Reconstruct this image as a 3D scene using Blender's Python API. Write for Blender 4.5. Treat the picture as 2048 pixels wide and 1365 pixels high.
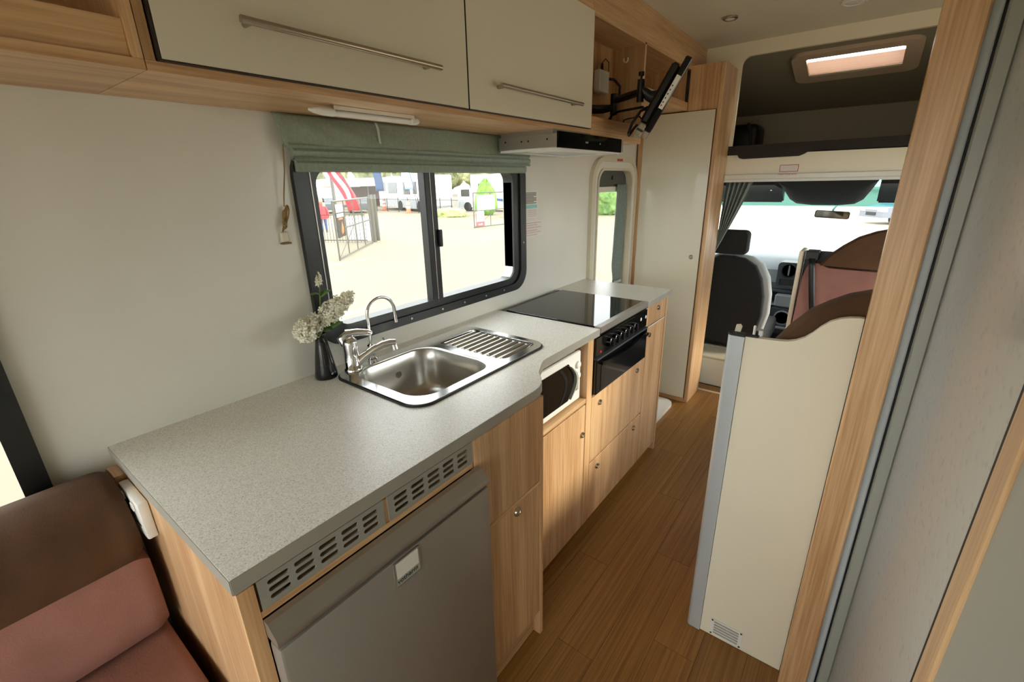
import bpy, bmesh, math, random
from mathutils import Vector, Matrix
random.seed(11)
sc = bpy.context.scene
for o in list(bpy.data.objects): bpy.data.objects.remove(o, do_unlink=True)
COL = sc.collection

# ------------------------------------------------------------------ camera
cam = bpy.data.cameras.new('camera'); cam.sensor_fit = 'HORIZONTAL'; cam.sensor_width = 36.0
cam.lens = 909.4427 / 2048 * 36.0; cam.clip_start = 0.02; cam.clip_end = 500
camo = bpy.data.objects.new('camera', cam); COL.objects.link(camo)
camo.location = (1.22036, -0.14587, 1.42015); camo.rotation_euler = (1.236468, 0.02042, 0.64898)
sc.camera = camo

# ------------------------------------------------------------------ sky, exposure
w = bpy.data.worlds.new('overcast_sky'); sc.world = w; w.use_nodes = True
bgn = w.node_tree.nodes['Background']; bgn.inputs[0].default_value = (0.95, 0.98, 1.0, 1); bgn.inputs[1].default_value = 5.0
sc.view_settings.view_transform = 'Standard'; sc.view_settings.look = 'None'
sc.view_settings.exposure = 0.74; sc.view_settings.gamma = 1.0; sc.view_settings.use_curve_mapping = False

sun = bpy.data.lights.new('hazy_sun_offscreen', 'SUN'); sun.energy = 3.0; sun.angle = math.radians(14); sun.color = (1, .93, .80)
suno = bpy.data.objects.new('hazy_sun_offscreen', sun); COL.objects.link(suno); suno.location = (12, 8, 6)
suno.rotation_euler = Vector((-1.63, -.9, -.72)).to_track_quat('-Z', 'Y').to_euler()
# ------------------------------------------------------------------ materials
MC = {}
def mk(name):
    m = bpy.data.materials.new(name); m.use_nodes = True; MC[name] = m
    return m, m.node_tree, m.node_tree.nodes['Principled BSDF']
def L(nt, a, b): nt.links.new(a, b)
def lin(c):
    f = lambda v: v / 12.92 if v <= .04045 else ((v + .055) / 1.055) ** 2.4
    return (f(c[0] / 255), f(c[1] / 255), f(c[2] / 255), 1)
def plain(name, rgb, rough=.5, metal=0., noise=0., nscale=20., bump=0., bscale=200., spec=.5, coat=0.):
    m, nt, p = mk(name); c = lin(rgb)
    p.inputs['Base Color'].default_value = c; p.inputs['Roughness'].default_value = rough
    p.inputs['Metallic'].default_value = metal; p.inputs['Specular IOR Level'].default_value = spec
    if coat: p.inputs['Coat Weight'].default_value = coat
    tc = nt.nodes.new('ShaderNodeTexCoord')
    if noise:
        n = nt.nodes.new('ShaderNodeTexNoise'); n.inputs['Scale'].default_value = nscale; n.inputs['Detail'].default_value = 5
        r = nt.nodes.new('ShaderNodeValToRGB')
        r.color_ramp.elements[0].position = .3; r.color_ramp.elements[1].position = .7
        r.color_ramp.elements[0].color = tuple(v * (1 - noise) for v in c[:3]) + (1,)
        r.color_ramp.elements[1].color = tuple(min(1, v * (1 + noise)) for v in c[:3]) + (1,)
        L(nt, tc.outputs['Object'], n.inputs['Vector']); L(nt, n.outputs[0], r.inputs[0]); L(nt, r.outputs[0], p.inputs['Base Color'])
    if bump:
        n2 = nt.nodes.new('ShaderNodeTexNoise'); n2.inputs['Scale'].default_value = bscale; n2.inputs['Detail'].default_value = 4
        b = nt.nodes.new('ShaderNodeBump'); b.inputs['Strength'].default_value = bump; b.inputs['Distance'].default_value = .002
        L(nt, tc.outputs['Object'], n2.inputs['Vector']); L(nt, n2.outputs[0], b.inputs['Height']); L(nt, b.outputs[0], p.inputs['Normal'])
    return m
def wood(name, axis, dark, light, fine=90., rough=.34):
    m, nt, p = mk(name)
    tc = nt.nodes.new('ShaderNodeTexCoord'); oi = nt.nodes.new('ShaderNodeObjectInfo')
    ad = nt.nodes.new('ShaderNodeVectorMath'); ad.operation = 'ADD'
    sca = nt.nodes.new('ShaderNodeVectorMath'); sca.operation = 'SCALE'; sca.inputs['Scale'].default_value = 7
    cmb = nt.nodes.new('ShaderNodeCombineXYZ')
    for i in range(3): L(nt, oi.outputs['Random'], cmb.inputs[i])
    L(nt, cmb.outputs[0], sca.inputs[0]); L(nt, tc.outputs['Object'], ad.inputs[0]); L(nt, sca.outputs[0], ad.inputs[1])
    def layer(across, along, detail, dist):
        mp = nt.nodes.new('ShaderNodeMapping'); s = [across] * 3; s['xyz'.index(axis)] = along
        mp.inputs['Scale'].default_value = s; n = nt.nodes.new('ShaderNodeTexNoise'); n.inputs['Scale'].default_value = 1
        n.inputs['Detail'].default_value = detail; n.inputs['Distortion'].default_value = dist
        L(nt, ad.outputs[0], mp.inputs[0]); L(nt, mp.outputs[0], n.inputs['Vector']); return n
    a = layer(fine * .22, 1.2, 4, .6); b = layer(fine * 2.2, 5, 3, 0)
    mx = nt.nodes.new('ShaderNodeMath'); mx.operation = 'MULTIPLY_ADD'; mx.inputs[1].default_value = .45
    mh = nt.nodes.new('ShaderNodeMath'); mh.operation = 'MULTIPLY'; mh.inputs[1].default_value = .55
    L(nt, a.outputs[0], mh.inputs[0]); L(nt, b.outputs[0], mx.inputs[0]); L(nt, mh.outputs[0], mx.inputs[2])
    r = nt.nodes.new('ShaderNodeValToRGB'); r.color_ramp.elements[0].position = .34; r.color_ramp.elements[1].position = .64
    r.color_ramp.elements[0].color = lin(dark); r.color_ramp.elements[1].color = lin(light)
    L(nt, mx.outputs[0], r.inputs[0])
    hv = nt.nodes.new('ShaderNodeHueSaturation'); mr = nt.nodes.new('ShaderNodeMapRange')
    mr.inputs[3].default_value = .9; mr.inputs[4].default_value = 1.08
    L(nt, oi.outputs['Random'], mr.inputs[0]); L(nt, mr.outputs[0], hv.inputs['Value']); L(nt, r.outputs[0], hv.inputs['Color'])
    L(nt, hv.outputs[0], p.inputs['Base Color']); p.inputs['Roughness'].default_value = rough
    bp = nt.nodes.new('ShaderNodeBump'); bp.inputs['Strength'].default_value = .12; bp.inputs['Distance'].default_value = .001
    L(nt, b.outputs[0], bp.inputs['Height']); L(nt, bp.outputs[0], p.inputs['Normal'])
    return m
OAK_D, OAK_L = (176, 130, 86), (222, 184, 138)
for ax in 'xyz': wood('oak_' + ax, ax, OAK_D, OAK_L)
wood('floor_oak', 'y', (112, 73, 28), (162, 116, 56), fine=70, rough=.38)
plain('wall_white', (218, 215, 202), .28, noise=.02, nscale=6)
plain('ceiling_white', (214, 208, 190), .6)
plain('door_white', (222, 216, 196), .22, coat=.3)
plain('panel_cream', (234, 225, 200), .35)
plain('black_frame', (22, 26, 27), .35)
plain('black_rubber', (14, 14, 14), .6)
plain('black_plastic', (18, 18, 19), .4, bump=.1, bscale=400)
plain('dark_edge', (34, 30, 28), .5)
plain('edge_brown', (96, 62, 34), .5)
plain('laminate_edge', (158, 154, 142), .4)
plain('trim_alloy', (204, 210, 210), .35)
plain('steel', (196, 194, 188), .28, 1.)
plain('steel_bright', (225, 225, 222), .16, 1.)
plain('steel_brushed', (176, 172, 164), .38, .8, bump=.05, bscale=500)
plain('chrome', (235, 235, 235), .05, 1.)
plain('nickel', (176, 166, 148), .3, 1.)
plain('aluminium', (198, 204, 206), .35, .35)
plain('grey_trim', (168, 170, 158), .4, .1)
plain('fridge_grey', (156, 150, 140), .36, .45, bump=.04, bscale=900)
plain('vent_grey', (150, 148, 138), .45)
plain('white_plastic', (232, 230, 222), .35)
plain('cream_plastic', (206, 198, 172), .4)
plain('white_glass', (236, 234, 226), .2)
plain('hob_glass', (8, 9, 10), .04)
plain('black_gloss', (8, 9, 10), .12)
plain('oven_glass', (20, 19, 17), .07)
plain('blind_green', (142, 154, 138), .85, noise=.1, nscale=120, bump=.5, bscale=700)
plain('curtain_green', (122, 134, 126), .8, noise=.1, nscale=90, bump=.4, bscale=600)
plain('curtain_pale', (176, 186, 176), .8, noise=.08, nscale=90)
plain('suede_brown', (80, 53, 29), .9, noise=.22, nscale=9, bump=.3, bscale=300)
plain('suede_pink', (150, 106, 94), .9, noise=.12, nscale=10, bump=.3, bscale=300)
plain('cab_black', (30, 29, 28), .85, noise=.15, nscale=60, bump=.4, bscale=500)
plain('cab_grey', (184, 184, 178), .85)
plain('dash_grey', (122, 128, 130), .6)
plain('dash_dark', (46, 52, 56), .6)
plain('headliner', (52, 56, 58), .85, bump=.2, bscale=400)
plain('luton_lining', (150, 142, 122), .9, bump=.3, bscale=300)
plain('luton_front', (176, 168, 150), .9, bump=.3, bscale=300)
plain('luton_pad', (40, 36, 34), .8)
plain('hatch_frame', (214, 190, 162), .5)
mhb, nth, phb = mk('hatch_blind'); phb.inputs['Base Color'].default_value = lin((226, 206, 190)); phb.inputs['Roughness'].default_value = .8
_tl = nth.nodes.new('ShaderNodeBsdfTranslucent'); _tl.inputs[0].default_value = lin((190, 150, 128)); _mx = nth.nodes.new('ShaderNodeMixShader'); _mx.inputs[0].default_value = .2
L(nth, phb.outputs[0], _mx.inputs[1]); L(nth, _tl.outputs[0], _mx.inputs[2]); L(nth, _mx.outputs[0], nth.nodes['Material Output'].inputs[0])
plain('grey_cloth', (82, 84, 76), .85)
plain('cord_gold', (140, 112, 62), .7)
plain('vase_black', (12, 14, 14), .1)
plain('petal', (252, 247, 222), .7, noise=.12, nscale=60)
plain('leaf', (74, 110, 48), .45, noise=.25, nscale=40)
plain('stem_green', (96, 116, 60), .6)
plain('sticker_paper', (226, 222, 212), .6)
plain('ink_grey', (120, 120, 114), .7)
plain('ink_teal', (146, 210, 204), .6)
plain('ink_red', (176, 60, 56), .6)
plain('ink_pink', (214, 186, 182), .6)
plain('ink_black', (30, 30, 32), .6)
plain('print_blue', (60, 76, 150), .6)
plain('led_grey', (120, 124, 130), .4)
plain('red_button', (200, 30, 40), .3)
plain('cable_black', (12, 12, 13), .5)
plain('pcb_beige', (150, 144, 120), .5)
plain('mirror', (190, 190, 190), .03, 1.)
plain('concrete', (132, 122, 103), .9, noise=.05, nscale=.25)
plain('bitumen', (126, 118, 104), .95, noise=.08, nscale=.6)
plain('pave', (150, 148, 142), .9, noise=.06, nscale=2)
plain('dirt_gold', (190, 170, 110), .95, noise=.15, nscale=1.5)
plain('rv_white', (236, 236, 234), .4)
plain('rv_grey', (176, 180, 180), .5)
plain('rv_glass', (70, 66, 60), .15)
plain('tyre', (44, 42, 42), .8)
plain('fence_black', (40, 38, 36), .6)
plain('galv', (92, 90, 82), .5, .4)
plain('flag_red', (206, 46, 62), .8)
plain('flag_pink', (226, 176, 172), .8)
plain('flag_navy', (62, 82, 116), .8)
plain('flag_blue', (176, 202, 232), .8)
plain('cone_orange', (232, 130, 96), .6)
plain('shed_roof', (224, 212, 190), .7)
plain('shed_dark', (110, 86, 70), .8)
plain('car_dark', (70, 74, 80), .3)
plain('car_silver', (104, 108, 118), .4, .1)
plain('jacket_red', (206, 66, 74), .8)
plain('jeans', (72, 92, 132), .8)
plain('skin', (206, 160, 134), .6)
plain('hair', (170, 96, 70), .8)
plain('sign_black', (44, 40, 34), .6)
plain('flame', (232, 104, 56), .6)
plain('sign_maroon', (140, 84, 88), .6)
plain('bark', (96, 80, 62), .9)
def foliage(name, a, b):
    m, nt, p = mk(name); n = nt.nodes.new('ShaderNodeTexNoise'); n.inputs['Scale'].default_value = 3; n.inputs['Detail'].default_value = 8
    tc = nt.nodes.new('ShaderNodeTexCoord'); L(nt, tc.outputs['Object'], n.inputs['Vector'])
    r = nt.nodes.new('ShaderNodeValToRGB'); r.color_ramp.elements[0].position = .35; r.color_ramp.elements[1].position = .65
    r.color_ramp.elements[0].color = lin(a); r.color_ramp.elements[1].color = lin(b)
    L(nt, n.outputs[0], r.inputs[0]); L(nt, r.outputs[0], p.inputs['Base Color']); p.inputs['Roughness'].default_value = .8
foliage('gum_leaves', (96, 104, 70), (150, 152, 108)); foliage('gum_leaves_pale', (122, 126, 88), (176, 172, 124))
foliage('conifer', (88, 140, 50), (132, 184, 74)); foliage('shrub', (92, 130, 70), (150, 184, 106)); foliage('mound', (140, 160, 90), (190, 196, 130))
def speckle():
    m, nt, p = mk('worktop'); tc = nt.nodes.new('ShaderNodeTexCoord')
    v = nt.nodes.new('ShaderNodeTexVoronoi'); v.inputs['Scale'].default_value = 150
    n = nt.nodes.new('ShaderNodeTexNoise'); n.inputs['Scale'].default_value = 420; n.inputs['Detail'].default_value = 3
    L(nt, tc.outputs['Object'], v.inputs['Vector']); L(nt, tc.outputs['Object'], n.inputs['Vector'])
    r = nt.nodes.new('ShaderNodeValToRGB'); e = r.color_ramp.elements; e[0].position = .10; e[1].position = .22
    e[0].color = lin((140, 132, 116)); e[1].color = lin((250, 250, 245)); L(nt, v.outputs['Distance'], r.inputs[0])
    r2 = nt.nodes.new('ShaderNodeValToRGB'); e = r2.color_ramp.elements; e[0].position = .35; e[1].position = .62
    e[0].color = lin((212, 209, 199)); e[1].color = lin((242, 241, 235)); L(nt, n.outputs[0], r2.inputs[0])
    mx = nt.nodes.new('ShaderNodeMix'); mx.data_type = 'RGBA'; mx.blend_type = 'MULTIPLY'; mx.inputs[0].default_value = .6
    L(nt, r2.outputs[0], mx.inputs[6]); L(nt, r.outputs[0], mx.inputs[7]); L(nt, mx.outputs[2], p.inputs['Base Color'])
    p.inputs['Roughness'].default_value = .32
speckle()
def pane(name, tint, refl=1.):
    m = bpy.data.materials.new(name); m.use_nodes = True; nt = m.node_tree; nt.nodes.clear(); MC[name] = m
    o = nt.nodes.new('ShaderNodeOutputMaterial'); t = nt.nodes.new('ShaderNodeBsdfTransparent'); g = nt.nodes.new('ShaderNodeBsdfGlossy')
    t.inputs[0].default_value = tint + (1,); g.inputs['Roughness'].default_value = .01
    lw = nt.nodes.new('ShaderNodeLayerWeight'); lw.inputs[0].default_value = .5; x = nt.nodes.new('ShaderNodeMixShader')
    pw = nt.nodes.new('ShaderNodeMath'); pw.operation = 'POWER'; pw.inputs[1].default_value = 5.; f = nt.nodes.new('ShaderNodeMath'); f.operation = 'MULTIPLY_ADD'; f.inputs[1].default_value = .6; f.inputs[2].default_value = .02
    L(nt, lw.outputs['Facing'], pw.inputs[0]); L(nt, pw.outputs[0], f.inputs[0]); L(nt, f.outputs[0], x.inputs[0]); L(nt, t.outputs[0], x.inputs[1]); L(nt, g.outputs[0], x.inputs[2]); L(nt, x.outputs[0], o.inputs[0])
pane('pane_glass', (.75, .76, .75)); pane('pane_clear', (.94, .95, .94)); pane('pane_teal', (.36, .58, .57))
def frosted():
    m, nt, p = mk('frosted_acrylic'); p.inputs['Base Color'].default_value = lin((206, 205, 198)); p.inputs['Roughness'].default_value = .17; p.inputs['Specular IOR Level'].default_value = .8
    tc = nt.nodes.new('ShaderNodeTexCoord'); mp = nt.nodes.new('ShaderNodeMapping'); mp.inputs['Scale'].default_value = (1, 60, 70)
    v = nt.nodes.new('ShaderNodeTexVoronoi'); v.inputs['Scale'].default_value = 1; v.feature = 'SMOOTH_F1'
    L(nt, tc.outputs['Object'], mp.inputs[0]); L(nt, mp.outputs[0], v.inputs['Vector'])
    b = nt.nodes.new('ShaderNodeBump'); b.inputs['Strength'].default_value = .10; b.inputs['Distance'].default_value = .002
    L(nt, v.outputs['Distance'], b.inputs['Height']); L(nt, b.outputs[0], p.inputs['Normal'])
    tl = nt.nodes.new('ShaderNodeBsdfTranslucent'); rp = nt.nodes.new('ShaderNodeValToRGB'); e = rp.color_ramp.elements
    e[0].position = .05; e[1].position = .3; e[0].color = lin((176, 178, 180)); e[1].color = lin((226, 226, 226)); L(nt, v.outputs['Distance'], rp.inputs[0]); L(nt, rp.outputs[0], tl.inputs[0])
    ms = nt.nodes.new('ShaderNodeMixShader'); ms.inputs[0].default_value = .18; L(nt, p.outputs[0], ms.inputs[1]); L(nt, tl.outputs[0], ms.inputs[2]); L(nt, ms.outputs[0], nt.nodes['Material Output'].inputs[0])
frosted()

# ------------------------------------------------------------------ geometry helper
class G:
    def __init__(s): s.bm = bmesh.new()
    def box(s, x0, x1, y0, y1, z0, z1, bev=0., seg=1):
        r = bmesh.ops.create_cube(s.bm, size=1.0); vs = r['verts']
        for v in vs: v.co = Vector((x0 + (v.co.x + .5) * (x1 - x0), y0 + (v.co.y + .5) * (y1 - y0), z0 + (v.co.z + .5) * (z1 - z0)))
        if bev:
            es = list({e for v in vs for e in v.link_edges})
            bmesh.ops.bevel(s.bm, geom=es, offset=bev, segments=seg, affect='EDGES', profile=.5)
        return s
    def n(s): s.bm.verts.ensure_lookup_table(); return len(s.bm.verts)
    def tf(s, M, start=0):
        s.bm.verts.ensure_lookup_table()
        for v in s.bm.verts[start:]: v.co = M @ v.co
        return s
    def loft(s, rings, caps=True, closed=True):
        vr = [[s.bm.verts.new(p) for p in r] for r in rings]; k = len(vr[0])
        for a, b in zip(vr, vr[1:]):
            for i in range(k if closed else k - 1):
                j = (i + 1) % k; s.bm.faces.new((a[i], a[j], b[j], b[i]))
        if caps and closed:
            s.bm.faces.new(vr[0]); s.bm.faces.new(list(reversed(vr[-1])))
        return s
    def tube(s, pts, r, n=8, caps=True):
        pts = [Vector(p) for p in pts]; rs = r if isinstance(r, (list, tuple)) else [r] * len(pts); rings = []; up = None
        for i, p in enumerate(pts):
            d = (pts[min(i + 1, len(pts) - 1)] - pts[max(i - 1, 0)]).normalized()
            if up is None: up = Vector((0, 0, 1)) if abs(d.z) < .9 else Vector((1, 0, 0))
            a = d.cross(up).normalized(); up = a.cross(d).normalized()
            rings.append([p + (a * math.cos(t) + up * math.sin(t)) * rs[i] for t in (2 * math.pi * k / n for k in range(n))])
        return s.loft(rings, caps)
    def cyl(s, p0, p1, r0, r1=None, n=16): return s.tube([p0, p1], [r0, r0 if r1 is None else r1], n)
    def lathe(s, c, prof, n=20, axis='z', caps=True):
        rings = []
        for r, h in prof:
            ring = []
            for k in range(n):
                t = 2 * math.pi * k / n; a, b = r * math.cos(t), r * math.sin(t)
                ring.append(Vector(c) + Vector({'z': (a, b, h), 'x': (h, a, b), 'y': (a, h, b)}[axis]))
            rings.append(ring)
        return s.loft(rings, caps)
    def ball(s, c, rx, ry, rz, sub=2):
        k = s.n(); bmesh.ops.create_icosphere(s.bm, subdivisions=sub, radius=1)
        return s.tf(Matrix.Translation(c) @ Matrix.Diagonal((rx, ry, rz, 1)), k)
    def plate(s, outer, holes, axis, lo, hi):
        """extruded polygon with holes; polygon in the two other axes"""
        def P(q, h): return Vector({'x': (h, q[0], q[1]), 'y': (q[0], h, q[1]), 'z': (q[0], q[1], h)}[axis])
        for h in (lo, hi):
            es = []
            loops = []
            for lp in [outer] + list(holes):
                vs = [s.bm.verts.new(P(q, h)) for q in lp]; loops.append(vs)
                for i in range(len(vs)): es.append(s.bm.edges.new((vs[i], vs[(i + 1) % len(vs)])))
            if holes: bmesh.ops.triangle_fill(s.bm, use_beauty=True, edges=es)
            else: s.bm.faces.new(loops[0])
            if h == lo: first = loops
        for a, b in zip(first, loops):
            for i in range(len(a)):
                j = (i + 1) % len(a); s.bm.faces.new((a[i], a[j], b[j], b[i]))
        bmesh.ops.recalc_face_normals(s.bm, faces=s.bm.faces[:])
        return s
    def grid(s, f, nu, nv):
        vs = [[s.bm.verts.new(f(u / nu, v / nv)) for v in range(nv + 1)] for u in range(nu + 1)]
        for i in range(nu):
            for j in range(nv): s.bm.faces.new((vs[i][j], vs[i + 1][j], vs[i + 1][j + 1], vs[i][j + 1]))
        return s
def rr(a0, a1, b0, b1, r, n=6):
    """rounded rectangle polygon"""
    r = min(r, abs(a1 - a0) / 2 - 1e-4, abs(b1 - b0) / 2 - 1e-4); out = []
    for (cx, cy, t0) in ((a1 - r, b1 - r, 0), (a0 + r, b1 - r, 90), (a0 + r, b0 + r, 180), (a1 - r, b0 + r, 270)):
        for k in range(n + 1):
            t = math.radians(t0 + 90 * k / n); out.append((cx + r * math.cos(t), cy + r * math.sin(t)))
    return out
def rc(a0, a1, b0, b1): return [(a0, b0), (a1, b0), (a1, b1), (a0, b1)]

WL = {}
def obj(name, g, mat, parent=None, label=None, cat=None, group=None, kind=None, smooth=True, solid=0., ang=35):
    bm = g.bm; xs = [v.co for v in bm.verts]
    c = Vector(((min(p.x for p in xs) + max(p.x for p in xs)) / 2, (min(p.y for p in xs) + max(p.y for p in xs)) / 2, min(p.z for p in xs)))
    for v in bm.verts: v.co -= c
    bmesh.ops.recalc_face_normals(bm, faces=bm.faces[:])
    me = bpy.data.meshes.new(name); bm.to_mesh(me); bm.free()
    me.materials.append(MC[mat])
    if smooth:
        for p in me.polygons: p.use_smooth = True
        me.set_sharp_from_angle(angle=math.radians(ang))
    o = bpy.data.objects.new(name, me); COL.objects.link(o); WL[o.name] = c
    if parent is not None: o.parent = parent; o.location = c - WL[parent.name]
    else: o.location = c
    if solid:
        md = o.modifiers.new('thickness', 'SOLIDIFY'); md.thickness = solid; md.offset = 0
    tag(o, label, cat, group, kind); return o
def tag(o, label=None, cat=None, group=None, kind=None):
    if label: o['label'] = label
    if cat: o['category'] = cat
    if group: o['group'] = group
    if kind: o['kind'] = kind
    return o
def thing(name, label, cat, loc, group=None, kind=None):
    o = bpy.data.objects.new(name, None); COL.objects.link(o); o.empty_display_size = .05
    o.location = loc; WL[o.name] = Vector(loc); return tag(o, label, cat, group, kind)
def B(name, mat, parent, *d, bev=0., seg=1, **k): return obj(name, G().box(*d, bev=bev, seg=seg), mat, parent, **k)
def S(name, g, mat, parent=None): return obj(name, g, mat, parent, kind=None if parent else 'structure')
def text(name, s, size, M, mat, parent, ext=.0003, sx=1., align='CENTER'):
    cu = bpy.data.curves.new('t', 'FONT'); cu.body = s; cu.size = size; cu.extrude = ext; cu.align_x = align; cu.align_y = 'CENTER'
    t = bpy.data.objects.new('t', cu); COL.objects.link(t); dg = bpy.context.evaluated_depsgraph_get()
    me = bpy.data.meshes.new_from_object(t.evaluated_get(dg)); bpy.data.objects.remove(t, do_unlink=True)
    g = G(); g.bm.from_mesh(me); bpy.data.meshes.remove(me); g.tf(M @ Matrix.Diagonal((sx, 1, 1, 1)))
    return obj(name, g, mat, parent, smooth=False)
def frame3(o, ux, uy):
    """matrix: local x->ux, y->uy at origin o"""
    ux = Vector(ux).normalized(); uy = Vector(uy); uz = ux.cross(uy).normalized(); uy = uz.cross(ux).normalized()
    return Matrix(((ux.x, uy.x, uz.x, o[0]), (ux.y, uy.y, uz.y, o[1]), (ux.z, uy.z, uz.z, o[2]), (0, 0, 0, 1)))
def copy_tree(o, parent=None):
    c = o.copy(); COL.objects.link(c); c.parent = parent
    for ch in list(o.children): copy_tree(ch, c)
    return c

# ================================================================== THE SETTING
CE = 2.137; XR = 2.12; YB = -1.75
fl = S('floor', G().box(-.04, XR + .04, YB, 3.12, -.05, -.004), 'floor_oak')
plank_me = None; PW, PL = .128, .92; col = 0; x = .40
while x < XR - .01:
    x1 = min(x + PW, XR); off = (col * .37) % PL; y = -.30 - off
    while y < 3.1:
        y0, y1 = max(y, -.30), min(y + PL, 3.10)
        if y1 - y0 > .02 and not (x1 > 1.36 and y1 < 1.12):
            if plank_me is None:
                p = B('plank', 'floor_oak', fl, 0, 1, 0, 1, -.004, 0); plank_me = p.data
                for v in plank_me.vertices: v.co.x += .5; v.co.y += .5
            else:
                p = bpy.data.objects.new('plank', plank_me); COL.objects.link(p); p.parent = fl
            p.location = Vector((x + .0006, y0 + .0006, -.004)) - WL[fl.name]
            p.scale = (x1 - x - .0012, y1 - y0 - .0012, 1)
        y += PL
    x += PW; col += 1
KW = rr(.572, 1.458, 1.02, 1.49, .05); RW = rr(-1.35, -.139, .74, 1.50, .05); ED = rr(2.185, 2.713, .02, 1.502, .09)
S('wall_left', G().plate(rc(YB, 3.02, 0, CE), [KW, RW, ED], 'x', -.045, 0), 'wall_white')
DW = rr(1.25, 2.75, .82, 1.58, .05); 
S('wall_right', G().plate(rc(YB, 3.02, 0, CE), [DW], 'x', XR, XR + .045), 'wall_white')
S('wall_rear', G().plate(rc(0, XR, 0, CE), [rr(.25, 1.87, .55, 1.6, .06)], 'y', YB - .045, YB), 'wall_white')
S('ceiling', G().box(-.045, XR + .045, YB - .045, 3.02, CE, CE + .04), 'ceiling_white')
for nm, args in (('window_3', ('x', XR + .02, XR + .025, DW)), ('window_4', ('y', YB - .03, YB - .025, rr(.25, 1.87, .55, 1.6, .06)))):
    S(nm, G().plate(args[3], [], args[0], args[1], args[2]), 'pane_clear')
# front bulkhead with the over-cab opening above and the cab opening below
S('wall_front', G().plate(rc(0, XR, 0, CE), [rr(.487, 1.95, 1.55, 2.068, .045), rc(.455, 1.98, .001, 1.435)], 'y', 3.0, 3.025), 'panel_cream')

# kitchen window
wn = thing('window_1', None, None, (0, 1.02, .97), kind='structure')
obj('frame', G().plate(rr(.508, 1.54, .966, 1.535, .085), [rr(.535, 1.50, .995, 1.51, .07)], 'x', 0, .016), 'black_frame', wn)
obj('inner_frame', G().plate(rr(.536, 1.499, .996, 1.509, .068), [rr(.572, 1.458, 1.022, 1.468, .045)], 'x', -.044, .008), 'black_frame', wn)
B('mullion', 'black_frame', wn, -.03, .006, .968, 1.02, 1.0, 1.50, bev=.003)
B('mullion_bead', 'steel_brushed', wn, .006, .008, .990, .993, 1.01, 1.50)
B('latch', 'black_plastic', wn, .006, .02, 1.008, 1.024, 1.21, 1.27, bev=.003)
obj('pane', G().box(-.028, -.024, .538, .97, 1.0, 1.507), 'pane_glass', wn)
obj('pane', G().box(-.022, -.018, 1.0, 1.497, 1.0, 1.507), 'pane_glass', wn)
B('bead', 'steel_brushed', wn, .008, .010, .556, .559, 1.05, 1.50)
for (yy, zz) in ((.85, .982), (1.0, .982), (1.12, .982), (1.25, .982), (1.37, .982), (1.519, 1.17)):
    obj('screw', G().lathe((.016, yy, zz), [(.004, 0), (.004, .0015), (.001, .002)], 8, 'x'), 'nickel', wn)
wn = thing('window_2', None, None, (0, -.75, .7), kind='structure')
obj('frame', G().plate(rr(-1.40, -.099, .70, 1.545, .06), [rr(-1.35, -.139, .74, 1.50, .05)], 'x', 0, .018), 'black_frame', wn)
obj('pane', G().box(-.028, -.024, -1.37, -.12, .72, 1.52), 'pane_glass', wn)

# entry door
dr = thing('door_1', None, None, (0, 2.45, 0), kind='structure')
obj('door_frame', G().plate(rr(2.14, 2.733, .0, 1.545, .13, 10), [rr(2.172, 2.722, .01, 1.522, .105, 10)], 'x', 0, .022), 'cream_plastic', dr)
obj('door_seal', G().plate(rr(2.170, 2.724, .008, 1.524, .104, 10), [rr(2.222, 2.672, .06, 1.482, .075, 10)], 'x', -.02, .010), 'wall_white', dr)
obj('inner_rim', G().plate(rr(2.215, 2.680, .05, 1.490, .08, 10), [rr(2.228, 2.664, .07, 1.476, .07, 10)], 'x', -.025, .017), 'cream_plastic', dr)
dl = obj('door_leaf', G().plate(rr(2.19, 2.708, .03, 1.497, .08, 8), [rr(2.27, 2.62, .66, 1.372, .035)], 'x', -.05, -.028), 'grey_cloth', dr)
obj('glazing_frame', G().plate(rr(2.255, 2.635, .645, 1.389, .045), [rr(2.280, 2.608, .672, 1.360, .03)], 'x', -.055, -.018), 'wall_white', dl)
obj('pane', G().box(-.044, -.041, 2.26, 2.63, .65, 1.384), 'pane_glass', dl)
obj('grip', G().lathe((-.028, 2.475, 1.438), [(.002, 0), (.011, 0), (.011, .006), (.002, .008)], 4, 'x'), 'black_plastic', dl)
B('warning_sticker', 'ink_red', dr, .0222, .0228, 2.425, 2.50, 1.5265, 1.5385)

# right side: timber post, shower front
S('trim_1', G().box(1.255, 1.317, 1.03, 1.09, 0, CE, bev=.003), 'oak_z')
S('wall_shower', G().box(1.317, XR, 1.095, 1.12, 0, CE), 'wall_white')
S('wall_shower_rear', G().box(1.375, XR, -.17, -.15, 0, CE), 'wall_white')

# over-cab pod
S('luton_floor', G().box(0, XR, 3.025, 4.3, 1.50, 1.54), 'luton_lining')
S('luton_front_wall', G().box(0, XR, 4.18, 4.22, 1.54, 1.90), 'luton_front')
lcl = math.hypot(4.22 - 3.025, 1.875 - 2.15); Mlc = frame3((.985, 3.025, 2.15), (1, 0, 0), (0, 4.22 - 3.025, 1.875 - 2.15))
S('luton_ceiling', G().plate(rc(-.985, XR - .985, 0, lcl), [rc(-.24, .24, .285, .545)], 'z', 0, .03).tf(Mlc), 'luton_lining')
for xx in (-.03, XR): S('luton_side_wall', G().plate([(3.025, 1.5), (4.22, 1.5), (4.22, 1.9), (3.025, 2.18)], [], 'x', xx, xx + .03), 'luton_lining')

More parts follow.
